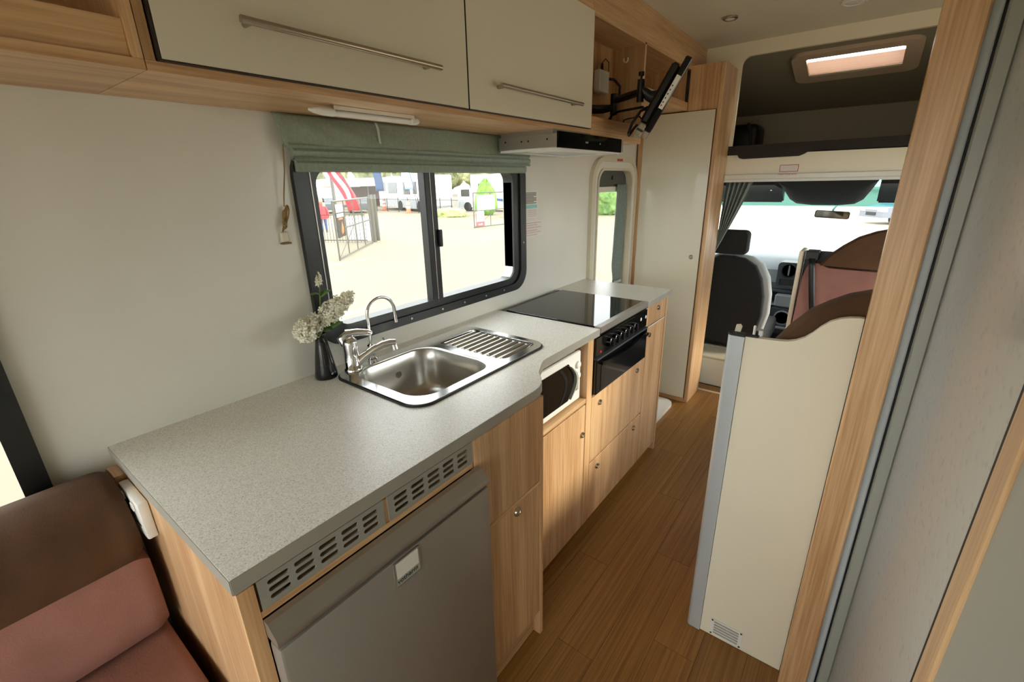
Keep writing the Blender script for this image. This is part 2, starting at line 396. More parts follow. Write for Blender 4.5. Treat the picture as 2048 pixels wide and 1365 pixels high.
# ================================================================== WORKTOPS AND BASE UNITS
SK = rr(.095, .405, .53, .835, .07, 8)
wt_poly = [(0, 0), (.598, 0), (.598, .755), (.594, .785), (.583, .812), (.562, .838), (.54, .862), (.527, .885), (.517, .905), (.505, .93), (.497, .955), (.496, .99), (.496, 1.333), (0, 1.333)]
wt = thing('worktop', 'long speckled grey kitchen worktop holding the sink', 'worktop', (.3, .66, .872))
obj('slab', G().plate(wt_poly, [rr(.085, .415, .522, 1.057, .02)], 'z', .8725, .9), 'worktop', wt)
ep = [Vector((a, b, 0)) for a, b in wt_poly[1:-1]]; rg = []
for k, p in enumerate(ep):
    d_ = (ep[min(k + 1, len(ep) - 1)] - ep[max(k - 1, 0)]).normalized(); n_ = Vector((d_.y, -d_.x, 0))
    rg.append([p + n_ * o_ + Vector((0, 0, z_)) for o_, z_ in ((-.0002, .873), (.0013, .873), (.0013, .8992), (-.0002, .8992))])
obj('edge_band', G().loft(rg), 'laminate_edge', wt)
B('edge_band', 'laminate_edge', wt, .0, .598, -.0015, 0, .873, .899)
wt2 = thing('worktop', 'short speckled grey worktop between the hob and the tall cupboard', 'worktop', (.25, 1.96, .872))
B('slab', 'worktop', wt2, 0, .496, 1.806, 2.119, .8725, .9)
B('edge_band', 'laminate_edge', wt2, .496, .4975, 1.806, 2.119, .873, .899)

def knob(parent, x, y, z, r=.0125):
    g = G().lathe((x, y, z), [(r * .95, 0), (r, .003), (r * .86, .007), (r * .62, .0075), (r * .55, .005), (r * .3, .005), (r * .2, .0068)], 18, 'x')
    return obj('push_knob', g, 'nickel', parent)
def front(name, parent, x, y0, y1, z0, z1, t=.016): return B(name, 'oak_z', parent, x - t, x, y0, y1, z0, z1, bev=.0015)

# fridge housing
fh = thing('fridge_cabinet', 'oak cabinet end housing the small silver fridge', 'cabinet', (.3, .28, 0))
B('end_panel', 'oak_z', fh, 0, .592, .002, .020, .0, .8715)
B('front_stile', 'oak_z', fh, .592, .60, .002, .026, .0, .8715)
B('side_panel', 'oak_z', fh, .02, .592, .503, .507, .0, .8715)
B('top_rail', 'oak_y', fh, .580, .5925, .026, .5025, .868, .8715); B('rail_divider', 'oak_z', fh, .580, .5962, .255, .272, .8165, .8675); B('rail_divider', 'oak_z', fh, .5926, .5995, .5035, .507, .8165, .8715)
B('shelf', 'oak_y', fh, .02, .592, .0205, .5025, .8025, .8155)
B('lower_rail', 'oak_y', fh, .5928, .5995, .0265, .5025, .8045, .8163)
obj('batten', G().plate([(0, .845), (.02, .862), (.05, .868), (.085, .866), (.085, .8), (0, .8)], [], 'y', -.018, .002), 'oak_x', fh)
def grille(name, y0, y1, label):
    holes = []; n = 5; m = .014; gap = .009; wd = (y1 - y0 - 2 * m - (n - 1) * gap) / n; bars = []
    for i in range(n):
        for j in range(3):
            a = y0 + m + i * (wd + gap); b = .8265 + j * .0138; holes.append(rr(a, a + wd, b, b + .0082, .004, 3))
    t = thing(name, label, 'vent', (.6, (y0 + y1) / 2, .815))
    obj('face_plate', G().plate(rc(y0, y1, .8165, .8715), holes, 'x', .5965, .5995), 'vent_grey', t)
grille('vent_grille', .030, .259, 'grey slotted vent over the hinge end of the fridge, next to the worktop corner')
grille('vent_grille', .268, .503, 'grey slotted vent over the fridge, next to the oak drawer')
fr = thing('fridge', 'small silver compressor fridge under the worktop', 'fridge', (.4, .29, .06))
B('body', 'black_plastic', fr, .08, .594, .034, .500, .06, .800)
dd = B('door', 'fridge_grey', fr, .602, .636, .026, .516, .075, .762, bev=.006, seg=2)
obj('top_trim', G().plate([(.602, .770), (.636, .770), (.638, .775), (.636, .785), (.614, .803), (.602, .803)], [], 'y', .026, .516), 'steel_brushed', fr)
B('shadow_gap_strip', 'black_rubber', fr, .602, .626, .029, .513, .762, .770)  # black strip colours in the shadow gap between door and top trim
obj('badge', G().plate(rr(.236, .300, .698, .778 - .02, .004), [rr(.2385, .2975, .7005, .7555, .003)], 'x', 0.6362, 0.6385), 'steel_brushed', dd)
B('badge_plate', 'grey_trim', dd, 0.6361, 0.6375, .2387, .2973, .7007, .7553)
B('badge_sticker', 'sticker_paper', dd, 0.6376, 0.6382, .242, .2945, .718, .754)
text('badge_lettering', 'votherm', .0155, frame3((0.6377, .267, .7105), (0, 1, 0), (0, 0, 1)), 'ink_black', dd, sx=.93)

# drawer and cupboard under the sink
su = thing('sink_cabinet', 'narrow oak unit with drawer over a cupboard door beside the fridge', 'cabinet', (.3, .68, 0))
obj('side_panel', G().plate([(.02, 0), (.601, 0), (.601, .8715), (.45, .8715), (.45, .75), (.02, .75)], [], 'y', .777, .793), 'oak_z', su); B('carcass', 'oak_z', su, .02, .582, .509, .7765, .10, .74)
d = front('drawer', su, .60, .508, .776, .607, .8715); B('drawer_edge', 'oak_y', d, .590, .604, .520, .776, .598, .607, bev=.001)
d = front('door', su, .60, .520, .776, .105, .594); knob(d, .60, .665, .572, .0135)
B('kickboard', 'oak_y', su, .56, .575, .509, .7765, 0, .0995)

# microwave unit
mu = thing('microwave_cabinet', 'oak unit with a microwave niche over one door', 'cabinet', (.25, 1.03, 0))
B('carcass', 'oak_z', mu, .02, .470, .80, 1.262, .045, .60)
B('niche_floor', 'oak_y', mu, .02, .488, .80, 1.258, .622, .640)
B('niche_side', 'oak_z', mu, .02, .474, 1.262, 1.278, .60, .8715)
B('front_stile', 'oak_z', mu, .474, .490, 1.259, 1.300, .045, .8715)
B('niche_back', 'oak_z', mu, .02, .03, .80, 1.258, .641, .8715)
B('niche_side', 'oak_z', mu, .031, .488, .7945, .802, .641, .75)
d = front('door', mu, .490, .81, 1.254, .045, .616); knob(d, .490, 1.232, .497)
B('kickboard', 'oak_y', mu, .44, .455, .80, 1.262, 0, .044)
mw = thing('microwave', 'white microwave oven with dark glass door in the oak niche', 'microwave', (.3, 1.03, .641))
B('body', 'white_plastic', mw, .08, .455, .845, 1.238, .650, .836, bev=.006)
for yy in (.87, 1.21): obj('foot', G().cyl((.42, yy, .6405), (.42, yy, .651), .012), 'black_rubber', mw)
B('fascia', 'white_plastic', mw, .456, .472, .843, 1.240, .647, .840, bev=.006, seg=2)
arc = [(1.150 + .042 * math.sin(math.pi * k / 14), .676 + .135 * k / 14) for k in range(15)]
dg = obj('door_glass', G().plate([(.86, .672), (1.146, .672)] + arc + [(1.146, .815), (.86, .815)], [], 'x', .4725, .4745), 'oven_glass', mw)
def arcring(off, wd): 
    o = [(1.150 + off + (.042 + wd) * math.sin(math.pi * k / 14), .680 + .127 * k / 14) for k in range(15)]
    i = [(1.150 + off + .042 * math.sin(math.pi * k / 14) - .002, .680 + .127 * k / 14) for k in range(15)]
    return o + i[::-1]
obj('door_handle', G().plate(arcring(-.001, .010), [], 'x', .473, .486), 'grey_trim', mw)
obj('door_trim', G().plate([(y - .052, z) for y, z in arc] + [(y - .068, z) for y, z in arc[::-1]], [], 'x', .4746, .4756), 'black_plastic', mw)
for zz in (.792, .75): obj('dial', G().lathe((.472, 1.213, zz), [(.014, 0), (.013, .008), (.010, .010)], 16, 'x'), 'white_plastic', mw)
B('open_button', 'grey_trim', mw, .472, .476, 1.205, 1.221, .690, .722, bev=.002)

# oven unit, hob
ou = thing('oven_cabinet', 'oak unit with two wide drawers under the black oven', 'cabinet', (.25, 1.57, 0))
B('carcass', 'oak_z', ou, .02, .470, 1.301, 1.838, .045, .626)
B('front_stile', 'oak_z', ou, .474, .490, 1.812, 1.8385, .634, .8715)
d = front('drawer', ou, .490, 1.303, 1.836, .330, .622); knob(d, .490, 1.372, .580); knob(d, .490, 1.748, .586)
d = front('drawer', ou, .490, 1.303, 1.836, .045, .322); knob(d, .490, 1.374, .279); knob(d, .490, 1.755, .281)
B('kickboard', 'oak_y', ou, .44, .455, 1.301, 1.838, 0, .044)
ov = thing('oven', 'black built-in oven with a row of black knobs', 'oven', (.3, 1.556, .63))
B('body', 'black_plastic', ov, .06, .478, 1.305, 1.808, .632, .868)
B('surround', 'black_plastic', ov, .478, .486, 1.302, 1.811, .628, .8722, bev=.002)
cp = B('control_panel', 'oven_glass', ov, .4865, .497, 1.308, 1.806, .790, .868, bev=.002)
for i in range(7):
    yy = 1.385 + i * .046
    if i == 0: 
        obj('lamp', G().lathe((.497, 1.345, .806), [(.005, 0), (.005, .002), (.002, .003)], 10, 'x'), 'red_button', cp); continue
    k = obj('knob', G().lathe((.497, yy - .02, .828), [(.019, 0), (.018, .016), (.015, .018)], 18, 'x'), 'black_gloss', cp)
    B('knob_grip', 'black_plastic', k, .505, .524, yy - .0245, yy - .0155, .812, .845, bev=.002)
for yy, zz in ((1.735, .838), (1.790, .836)): obj('dial_mark', G().lathe((.497, yy, zz), [(.008, 0), (.008, .0006)], 12, 'x'), 'white_plastic', cp)
od = B('door', 'black_gloss', ov, .4865, .503, 1.308, 1.806, .636, .780, bev=.003)
B('window', 'oven_glass', od, .5032, .5044, 1.345, 1.770, .648, .750)
B('door_top_trim', 'dash_dark', od, .486, .505, 1.308, 1.806, .780, .787)
hn = [(1.335 + .435 * k / 12, .762 - .022 * math.sin(math.pi * k / 12)) for k in range(13)]
obj('handle', G().plate(hn + [(y, z + .010 + .010 * math.sin(math.pi * k / 12)) for k, (y, z) in reversed(list(enumerate(hn)))], [], 'x', .512, .524).box(.503, .514, 1.338, 1.35, .757, .770).box(.503, .514, 1.757, 1.769, .757, .770), 'black_gloss', od)
hb = thing('hob', 'black glass hob lid between the two worktops', 'hob', (.26, 1.57, .88))
B('glass_lid', 'hob_glass', hb, .050, .480, 1.339, 1.801, .899, .905, bev=.0015)
B('base_tray', 'black_plastic', hb, .022, .472, 1.3345, 1.8045, .8715, .8988)
B('front_trim', 'steel_brushed', hb, .472, .500, 1.336, 1.803, .8800, .9055, bev=.002)
# end unit
eu = thing('end_cabinet', 'narrow oak unit with a small drawer over a tall door, beside the step', 'cabinet', (.25, 1.96, 0))
B('carcass', 'oak_z', eu, .02, .474, 1.8395, 2.066, .045, .8715); B('side_panel', 'oak_z', eu, .02, .493, 2.067, 2.083, 0, .8715)
d = front('drawer', eu, .490, 1.841, 2.065, .774, .8705); knob(d, .490, 1.958, .842)
d = front('door', eu, .490, 1.841, 2.065, .045, .766); knob(d, .490, 1.868, .728)
B('door_edge', 'wall_white', eu, .4895, .491, 1.843, 2.064, .7665, .7725)
B('kickboard', 'oak_y', eu, .44, .455, 1.8395, 2.066, 0, .044)
# entry step
obj('step_tray', G().plate([(.0225, 2.10), (.40, 2.10), (.405, 2.45)] + [(.335 + .07 * math.cos(math.radians(a)), 2.615 + .07 * math.sin(math.radians(a))) for a in range(0, 91, 15)] + [(.0225, 2.685)], [], 'z', .0005, .022), 'white_plastic',
    label='white moulded entry step cover with a rounded corner on the floor', cat='step')

# ================================================================== SINK, TAPS, VASE
sk = thing('sink', 'stainless steel sink with a ribbed drainer set in the worktop', 'sink', (.25, .79, .9))
obj('seal', G().plate(rr(.058, .437, .494, 1.080, .06, 8), [rr(.09, .405, .53, 1.05, .05, 8)], 'z', .9002, .9028), 'black_rubber', sk)
DR = rr(.118, .405, .865, 1.052, .03, 8)
obj('rim', G().plate(rr(.063, .432, .499, 1.075, .055, 8), [SK, DR], 'z', .903, .9075), 'steel_bright', sk)
def ring(x0, x1, y0, y1, r, z, n=8): return [Vector((a, b, z)) for a, b in rr(x0, x1, y0, y1, r, n)]
obj('bowl', G().loft([ring(.095, .405, .53, .835, .07, .9065), ring(.099, .401, .534, .831, .07, .900), ring(.103, .397, .538, .827, .07, .86), ring(.110, .390, .545, .820, .07, .785),
    ring(.122, .378, .557, .808, .066, .768), ring(.145, .355, .58, .785, .055, .764), ring(.24, .26, .675, .69, .006, .762)], caps=False), 'steel', sk, solid=.0012, ang=60)
obj('waste', G().lathe((.25, .683, .7635), [(.030, 0), (.030, .002), (.022, .002), (.020, .0005), (.004, .0005)], 20), 'chrome', sk)
obj('overflow', G().lathe((.1065, .70, .845), [(.011, 0), (.011, .0015), (.004, .001)], 14, 'x'), 'steel_bright', sk)
obj('drainer_tray', G().plate(rr(.117, .406, .864, 1.053, .03, 8), [], 'z', .8985, .9005), 'steel', sk)
for i in range(10):
    xx = .136 + i * .0275
    n = 7; prof = [(xx - .0075 + .015 * k / n, .9004 + .0068 * math.sin(math.pi * k / n) ** .7) for k in range(n + 1)]
    obj('ridge', G().loft([[Vector((a, y, b)) for a, b in prof] for y in (.880 + .004 * (i % 2), 1.040)]), 'steel_bright', sk)
mt = thing('mixer_tap', 'chrome lever mixer tap at the corner of the sink', 'tap', (.082, .558, .9075))
obj('body', G().lathe((.082, .558, .9076), [(.027, 0), (.027, .006), (.023, .010), (.021, .055), (.022, .080), (.020, .094), (.010, .102)], 24), 'chrome', mt, ang=50)
obj('spout', G().tube([(.090, .566, .925), (.102, .588, .945), (.117, .612, .962), (.130, .636, .972), (.142, .655, .975), (.151, .668, .974)], [.013, .012, .0115, .011, .011, .010], 14), 'chrome', mt)
obj('aerator', G().cyl((.147, .662, .972), (.150, .664, .953), .009, .010, 14), 'chrome', mt)
obj('lever', G().tube([(.072, .548, .985), (.066, .542, 1.006), (.074, .556, 1.017), (.084, .585, 1.016), (.093, .612, 1.010), (.098, .625, 1.005)], [.012, .013, .013, .011, .010, .006], 12), 'chrome', mt)
ft = thing('filter_tap', 'slim chrome gooseneck tap behind the mixer', 'tap', (.072, .635, .9076))
obj('base', G().lathe((.072, .635, .9076), [(.016, 0), (.016, .008), (.010, .012), (.0095, .03), (.012, .034), (.012, .050), (.006, .056)], 18), 'chrome', ft)
gp = [(.072, .635, .955), (.072, .635, 1.00), (.072, .635, 1.055)]
for k in range(1, 12):
    t = math.pi * k / 11.5; gp.append((.072 + .006 * (1 - math.cos(t)), .635 + .046 * (1 - math.cos(t)), 1.055 + .046 * math.sin(t)))
gp.append((.085, .727, 1.035)); gp.append((.085, .7275, 1.012))
obj('spout', G().tube(gp, [.0052] * 12 + [.0052] * (len(gp) - 14) + [.0056, .0062], 12), 'chrome', ft)
obj('lever', G().tube([(.078, .642, .945), (.088, .668, .950), (.092, .682, .952)], [.005, .007, .005], 10), 'chrome', ft)
obj('spindle', G().cyl((.088, .670, .95), (.088, .670, .975), .0035, n=8), 'chrome', ft)
vs = thing('vase', 'narrow glossy black bud vase on the worktop by the window', 'vase', (.050, .490, .9005))
vp = [(.030, 0), (.0315, .004), (.030, .018), (.024, .06), (.0175, .10), (.0145, .122), (.0165, .130), (.0135, .130), (.012, .11), (.010, .06)]
obj('body', G().lathe((.050, .490, .9005), vp, 28), 'vase_black', vs, ang=60)
obj('lip', G().lathe((.050, .490, 1.0295), [(.0128, 0), (.0168, 0), (.0172, .0015), (.0168, .003), (.0128, .003), (.0128, 0)], 28, caps=False), 'vase_black', vs)

def floret(g, c, r, nrm):
    nrm = nrm.normalized(); a = nrm.orthogonal().normalized(); b = nrm.cross(a); t0 = random.random() * 6
    for k in range(4):
        t = t0 + k * math.pi / 2; d = a * math.cos(t) + b * math.sin(t); e = a * -math.sin(t) + b * math.cos(t)
        tip = c + d * r + nrm * r * (.1 + .4 * random.random()); m = c + d * r * .6 + nrm * r * .25
        vs_ = [g.bm.verts.new(q) for q in (c, m + e * r * .38, tip, m - e * r * .38)]; g.bm.faces.new(vs_)
def leafmesh(base, tip, wd, sag):
    base, tip = Vector(base), Vector(tip); d = tip - base; side = d.cross(Vector((.3, -.6, .7))).normalized(); up = side.cross(d).normalized()
    def f(u, v):
        wv = wd * math.sin(math.pi * min(1, .06 + .94 * u)) ** .8
        return base + d * u + side * (v - .5) * 2 * wv + up * (sag * math.sin(math.pi * u) - abs(v - .5) * wd * .5)
    return G().grid(f, 8, 4)
def sprig(label, c0, c1, r0, r1, nfl, leaves):
    t = thing('flower_sprig', label, 'flower', (.05, .49, .99), group='stems in the black vase')
    V = Vector; c0, c1 = V(c0), V(c1); p0 = V((.05 + random.uniform(-.004, .004), .49 + random.uniform(-.004, .004), .99))
    obj('stem', G().tube([p0, V((.05, .49, 1.034)) + (c0 - p0) * .04, c0.lerp(p0, .35), c0, c1], [.002] * 4 + [.001], 6), 'stem_green', t)
    g = G()
    for i in range(nfl):
        u = random.random(); r = r0 + (r1 - r0) * u
        d = V((random.gauss(0, 1), random.gauss(0, 1), random.gauss(0, 1))).normalized()
        floret(g, c0.lerp(c1, u) + d * r * random.uniform(.35, 1.0), random.uniform(.007, .011), d + V((.25, -.1, .2)))
    obj('blossom', g, 'petal', t, kind='stuff', solid=.0006)
    for (a, b, wd) in leaves: obj('leaf', leafmesh(a, b, wd, .006), 'leaf', t, solid=.0008)
sprig('drooping cream lilac spray in the black vase, pale against the wall', (.070, .460, 1.066), (.082, .425, 1.058), .036, .028, 330, [((.054, .486, 1.042), (.105, .458, 1.044), .012)])
sprig('upright cream lilac spray in the black vase, reaching over the window', (.070, .505, 1.080), (.085, .575, 1.128), .038, .016, 420, [((.055, .497, 1.044), (.100, .535, 1.064), .012), ((.056, .493, 1.044), (.098, .500, 1.048), .009)])
sprig('tall thin sprig of buds rising above the lilac in the vase', (.050, .512, 1.165), (.048, .513, 1.205), .006, .003, 14, [((.052, .508, 1.140), (.062, .475, 1.148), .008), ((.052, .508, 1.135), (.062, .535, 1.150), .008)])

# ================================================================== BLIND, NOTICES, SOCKET
bl = thing('roman_blind', 'grey green roman blind drawn up over the kitchen window', 'blind', (.04, 1.02, 1.46))
def valf(u, v):
    y = .478 + u * 1.066; s = math.exp(-((u - .10 - .16 * v) / .05) ** 2) + .7 * math.exp(-((u - .03 - .11 * v) / .03) ** 2) + .5 * math.exp(-((u - .2 - .18 * v) / .06) ** 2)
    sag = .012 * (1 - u) * math.sin(math.pi * u)
    return Vector(((.018 + .015 * math.sin(math.pi * .5 * v)) + .012 * s * math.sin(math.pi * v) - .002 * math.cos(u * 23) * v, y + .012 * v * (1 - 2 * u) * (1 if u < .5 else 0), 1.5955 - .073 * v - sag * v))
obj('valance', G().grid(valf, 60, 10), 'blind_green', bl, solid=.004)
B('headrail', 'wall_white', bl, .001, .015, .51, 1.54, 1.565, 1.5955)
def fold(z1, z0, x0, x1, ya, yb):
    pr = [(x0, z1), (x1 - .006, z1 - .001), (x1, z1 - .008), (x1 - .002, z0 + .006), (x1 - .008, z0), (x0, z0 + .002)]
    return G().loft([[Vector((a + .0015 * math.sin(9 * y), y, b)) for a, b in pr] for y in [ya + (yb - ya) * k / 24 for k in range(25)]])
for (z1, z0, x0, x1, ya, yb) in ((1.530, 1.516, .0185, .040, .497, 1.540), (1.517, 1.494, .0185, .036, .510, 1.548), (1.496, 1.486, .0185, .039, .508, 1.545), (1.488, 1.4585, .0185, .034, .516, 1.520)):
    obj('fold', fold(z1, z0, x0, x1, ya, yb), 'blind_green', bl)
obj('tie_tail', G().grid(lambda u, v: Vector((.044 + .003 * math.sin(v * 5), .760 + .008 * u + .012 * v, 1.592 - .055 * v)), 2, 8), 'curtain_pale', bl, solid=.001)
bc = thing('blind_cord', 'gold blind cord wound on a cleat on the white wall', 'cord', (.01, .46, 1.28))
obj('cord', G().tube([(.022, .492, 1.524), (.020, .485, 1.46), (.016, .474, 1.40), (.014, .471, 1.375)], .0018, 6), 'cord_gold', bc)
for k in range(5): 
    pts = [(.014 + .004 * math.sin(t * 2 + k), .469 + (.004 + .0022 * k) * math.sin(t + k * .5), 1.346 + (.020 + .003 * k) * math.cos(t)) for t in [2 * math.pi * j / 16 for j in range(17)]]
    obj('cord_loop', G().tube(pts, .0015, 6, caps=False), 'cord_gold', bc)
B('cleat', 'cream_plastic', bc, .001, .010, .452, .472, 1.286, 1.312, bev=.002); B('cleat_bar', 'cord_gold', bc, .0, .014, .450, .475, 1.280, 1.2845, bev=.001)
nt_ = thing('notice', 'white safety notice with grey print and a teal band beside the kitchen window', 'notice', (0, 1.6, 1.26))
B('sheet', 'sticker_paper', nt_, .0003, .0010, 1.546, 1.655, 1.268, 1.386)
for k in range(9): B('print_line', 'ink_grey', nt_, .0010, .0013, 1.556, 1.642 - .02 * (k % 4 == 3), 1.376 - k * .0055, 1.3795 - k * .0055)
B('colour_band', 'ink_teal', nt_, .0010, .0013, 1.548, 1.648, 1.312, 1.326)
for k in range(4): B('print_line', 'ink_pink', nt_, .0010, .0013, 1.575, 1.645, 1.300 - k * .008, 1.303 - k * .008)
n2 = thing('notice', 'pinkish notice with faint red print beside the kitchen window, under the white one', 'notice', (0, 1.62, 1.18))
B('sheet', 'sticker_paper', n2, .0003, .0010, 1.546, 1.700, 1.184, 1.258)
for k, c in enumerate(('ink_pink', 'ink_pink', 'ink_red', 'ink_pink', 'ink_pink', 'ink_pink')): B('print_line', 'ink_pink' if k % 3 else 'ink_red', n2, .0010, .0013, 1.552, 1.68 - .03 * (k % 2), 1.246 - k * .011, 1.2475 - k * .011 + (.003 if k % 3 else 0))
so = thing('power_socket', 'white double power socket on the oak end panel behind the bench', 'socket', (.16, -.004, .79))
B('plate', 'white_plastic', so, .092, .216, -.0165, .0015, .775, .858, bev=.004, seg=2)
for xx in (.125, .185): B('rocker', 'white_glass', so, xx - .008, xx + .008, -.020, -.0168, .835, .850, bev=.001)
for xx in (.125, .185): B('pin_slot', 'black_rubber', so, xx - .012, xx + .012, -.0172, -.0166, .800, .803)

# ================================================================== OVERHEAD UNITS
FX = .288
oc = thing('overhead_cabinet', 'oak overhead cabinet with two white lift-up doors above the worktop', 'cabinet', (.15, .87, 1.597))
B('bottom_board', 'oak_y', oc, 0.001, FX, .155, 1.594, 1.597, 1.612); B('back', 'oak_y', oc, .001, .02, .155, 1.594, 1.6125, CE - .001)
B('fascia', 'oak_y', oc, .2701, FX, .155, 1.594, 2.0005, CE - .001); B('end_panel', 'oak_z', oc, .021, FX, .155, .169, 1.6125, 2.0); B('end_panel', 'oak_z', oc, .021, FX, 1.578, 1.594, 1.6125, 2.0)
B('divider', 'oak_z', oc, .021, .286, .875, .886, 1.6125, 2.0)
for (y0, y1, h0, h1, lb) in ((.1735, .8775, .292, .754, 'near'), (.8825, 1.5745, .987, 1.454, 'far')):
    d = B('door', 'door_white', oc, FX + .001, FX + .015, y0, y1, 1.6135, 1.9985, bev=.001)
    B('edge_strip', 'dark_edge', d, FX - .001, FX + .0145, y0 - .0022, y1, 1.6115, 1.6133); B('edge_strip', 'dark_edge', d, FX - .001, FX + .0145, y0 - .0022, y0 - .0004, 1.6135, 1.9985)
    zz = 1.687 if lb == 'near' else 1.681
    h = obj('handle', G().cyl((.331, h0, zz), (.331, h1, zz), .0062, n=14), 'nickel', d)
    for yy in (h0 + .018, h1 - .03): obj('handle_post', G().cyl((FX + .0152, yy, zz), (.331, yy, zz), .005, n=10), 'nickel', h)
# rear open shelf
rs = thing('open_shelf', 'oak open shelf overhead at the bench end of the white doors', 'shelf', (.15, -.7, 1.597))
B('bottom_board', 'oak_y', rs, .001, FX, YB + .01, .1535, 1.597, 1.612); B('back', 'oak_y', rs, .001, .02, YB + .01, .1535, 1.6125, CE - .001)
B('front_rail', 'oak_y', rs, .266, .279, YB + .01, .1395, 1.6125, 1.664); B('top', 'oak_y', rs, .021, .2675, YB + .01, .1395, 1.985, 1.9995); B('fascia', 'oak_y', rs, .268, FX, YB + .01, .1535, 2.0, CE - .001)
B('end_panel', 'oak_z', rs, .021, FX, .140, .1535, 1.6125, 1.9995)
# cubby unit
cu = thing('cubby_unit', 'oak open cubby unit overhead holding the TV bracket', 'shelf', (.15, 2.1, 1.597))
B('bottom_board', 'oak_y', cu, .001, FX, 1.5955, 2.10, 1.584, 1.612, bev=.001); B('bottom_rail', 'oak_y', cu, .270, FX, 1.5955, 2.10, 1.6125, 1.661)
B('back', 'oak_z', cu, .125, .135, 1.6045, 2.082, 1.6125, 1.9935); B('side', 'oak_z', cu, .021, .2695, 2.7255, 2.7350, 1.8025, 1.9935); B('side', 'oak_z', cu, .021, FX, 1.5955, 1.604, 1.6615, 1.992)
B('divider', 'oak_z', cu, .001, FX, 2.083, 2.1015, 1.6125, 2.0)
B('fascia', 'oak_y', cu, .270, FX, 1.5955, 2.999, 1.9925, CE - .001); B('top', 'oak_y', cu, .021, .2695, 1.5955, 2.735, 1.994, 2.006)
B('bottom_board', 'oak_y', cu, .001, FX, 2.102, 2.735, 1.786, 1.802); B('bottom_rail', 'oak_y', cu, .270, FX, 2.102, 2.735, 1.8025, 1.828)
B('back', 'oak_z', cu, .001, .02, 2.102, 2.735, 1.8025, 1.993)
obj('hook', G().tube([(.20 + .010 * math.cos(t), 2.080, 1.945 + .012 * math.sin(t)) for t in [math.radians(a) for a in range(150, 391, 20)]], .003, 6), 'white_plastic', cu)
# hood
hd = thing('range_hood', 'steel range hood with black glass front under the overhead cabinet', 'hood', (.18, 1.59, 1.53))
B('body', 'steel_brushed', hd, .043, .318, 1.328, 1.842, 1.537, 1.5835, bev=.001)
B('top_plate', 'steel_brushed', hd, .05, .284, 1.332, 1.593, 1.5833, 1.5972)
B('front_glass', 'black_gloss', hd, .3185, .327, 1.300, 1.805, 1.533, 1.586, bev=.001)
for (xx, zz) in ((.075, 1.565), (.15, 1.563), (.18, 1.563), (.262, 1.565)): obj('bolt_hole', G().lathe((xx, 1.3278, zz), [(.0035, 0), (.0035, -.0006)], 10, 'y'), 'black_rubber', hd)
obj('underside', G().plate(rc(.044, .312, 1.335, 1.835), [rc(.07, .25, 1.42, 1.75)], 'z', 1.529, 1.5368), 'white_glass', hd)
B('filter', 'aluminium', hd, .0705, .2495, 1.4205, 1.7495, 1.531, 1.5366)
for k in range(3): B('touch_mark', 'led_grey', hd, .3271, .3274, 1.49 + k * .012 + (.09 if k == 2 else 0), 1.498 + k * .012 + (.09 if k == 2 else 0), 1.555, 1.561)
# strip lamp
ln = thing('strip_light', 'white swivel strip light under the overhead cabinet', 'lamp', (.17, .66, 1.56))
a0, a1 = Vector((.196, .495, 1.583)), Vector((.196, .792, 1.583))
B('rear_rail', 'nickel', ln, .190, .202, .530, .770, 1.588, 1.5965)
obj('diffuser', G().cyl((.184, .535, 1.583), (.184, .768, 1.583), .0075, n=16), 'white_glass', ln)
obj('end_cap', G().loft([[Vector((.187 + r * math.cos(t), y, 1.584 + r * .8 * math.sin(t))) for t in [2 * math.pi * k / 16 for k in range(16)]] for y, r in ((.476, .003), (.488, .008), (.505, .0115), (.535, .0125))]), 'white_plastic', ln)
obj('end_cap', G().loft([[Vector((.187 + r * math.cos(t), y, 1.584 + r * .8 * math.sin(t))) for t in [2 * math.pi * k / 16 for k in range(16)]] for y, r in ((.768, .0125), (.784, .0115), (.794, .008), (.799, .003))]), 'white_plastic', ln)

# ================================================================== TV, bracket, set-top box
T = Vector((.511, 2.05, 1.905)); Bt = Vector((.347, 2.05, 1.63)); u = Vector((-.41, .912, 0)); v = (T - Bt).normalized(); 
wn_ = u.cross(v).normalized()   # screen normal
tv = thing('television', 'small black flat TV tilted on a wall bracket, seen edge on', 'television', (.45, 1.85, 1.57))
Bt = Vector((.478, 1.721, 1.5985)); Mtv = frame3(Bt, u, v) @ Matrix.Diagonal((.85, .85, .85, 1))
def TP(a, b, c): return tuple(Mtv @ Vector((a, b, c)))
def tvb(name, mat, par, *d, bev=0.): return obj(name, G().box(*d, bev=bev).tf(Mtv), mat, par)
sgn = 1
tvb('back_shell', 'black_plastic', tv, .004, .35, .02, .285, -.062, -.024, bev=.010)
tvb('bezel', 'black_gloss', tv, 0, .36, -.005, .325, -.024, .006, bev=.005)
tvb('screen', 'hob_glass', tv, .012, .348, .012, .312, .006, .0072)
tvb('port_panel', 'white_plastic', tv, -.0015, .0, .10, .245, -.019, .001)
for k in range(5): tvb('button', 'black_rubber', tv, -.0026, -.0012, .125 + k * .018, .131 + k * .018, -.0145, -.0095)
tvb('red_button', 'red_button', tv, -.0026, -.0012, .110, .117, -.0145, -.0095)
tvb('tuner_box', 'pcb_beige', tv, -.003, .12, -.040, .018, -.058, -.0245, bev=.006)
tvb('tuner_clip', 'black_plastic', tv, -.0045, .06, -.018, -.008, -.056, -.026)
br = thing('tv_bracket', 'black swing arm bracket in the oak cubby behind the TV', 'bracket', (.1, 1.75, 1.66))
B('wall_plate', 'black_plastic', br, .1355, .147, 1.79, 1.85, 1.665, 1.79, bev=.003)
obj('arm', G().tube([(.147, 1.82, 1.725), (.165, 1.85, 1.720), (.19, 1.89, 1.722), (.212, 1.925, 1.728)], [.014, .018, .018, .014], 10), 'black_plastic', br)
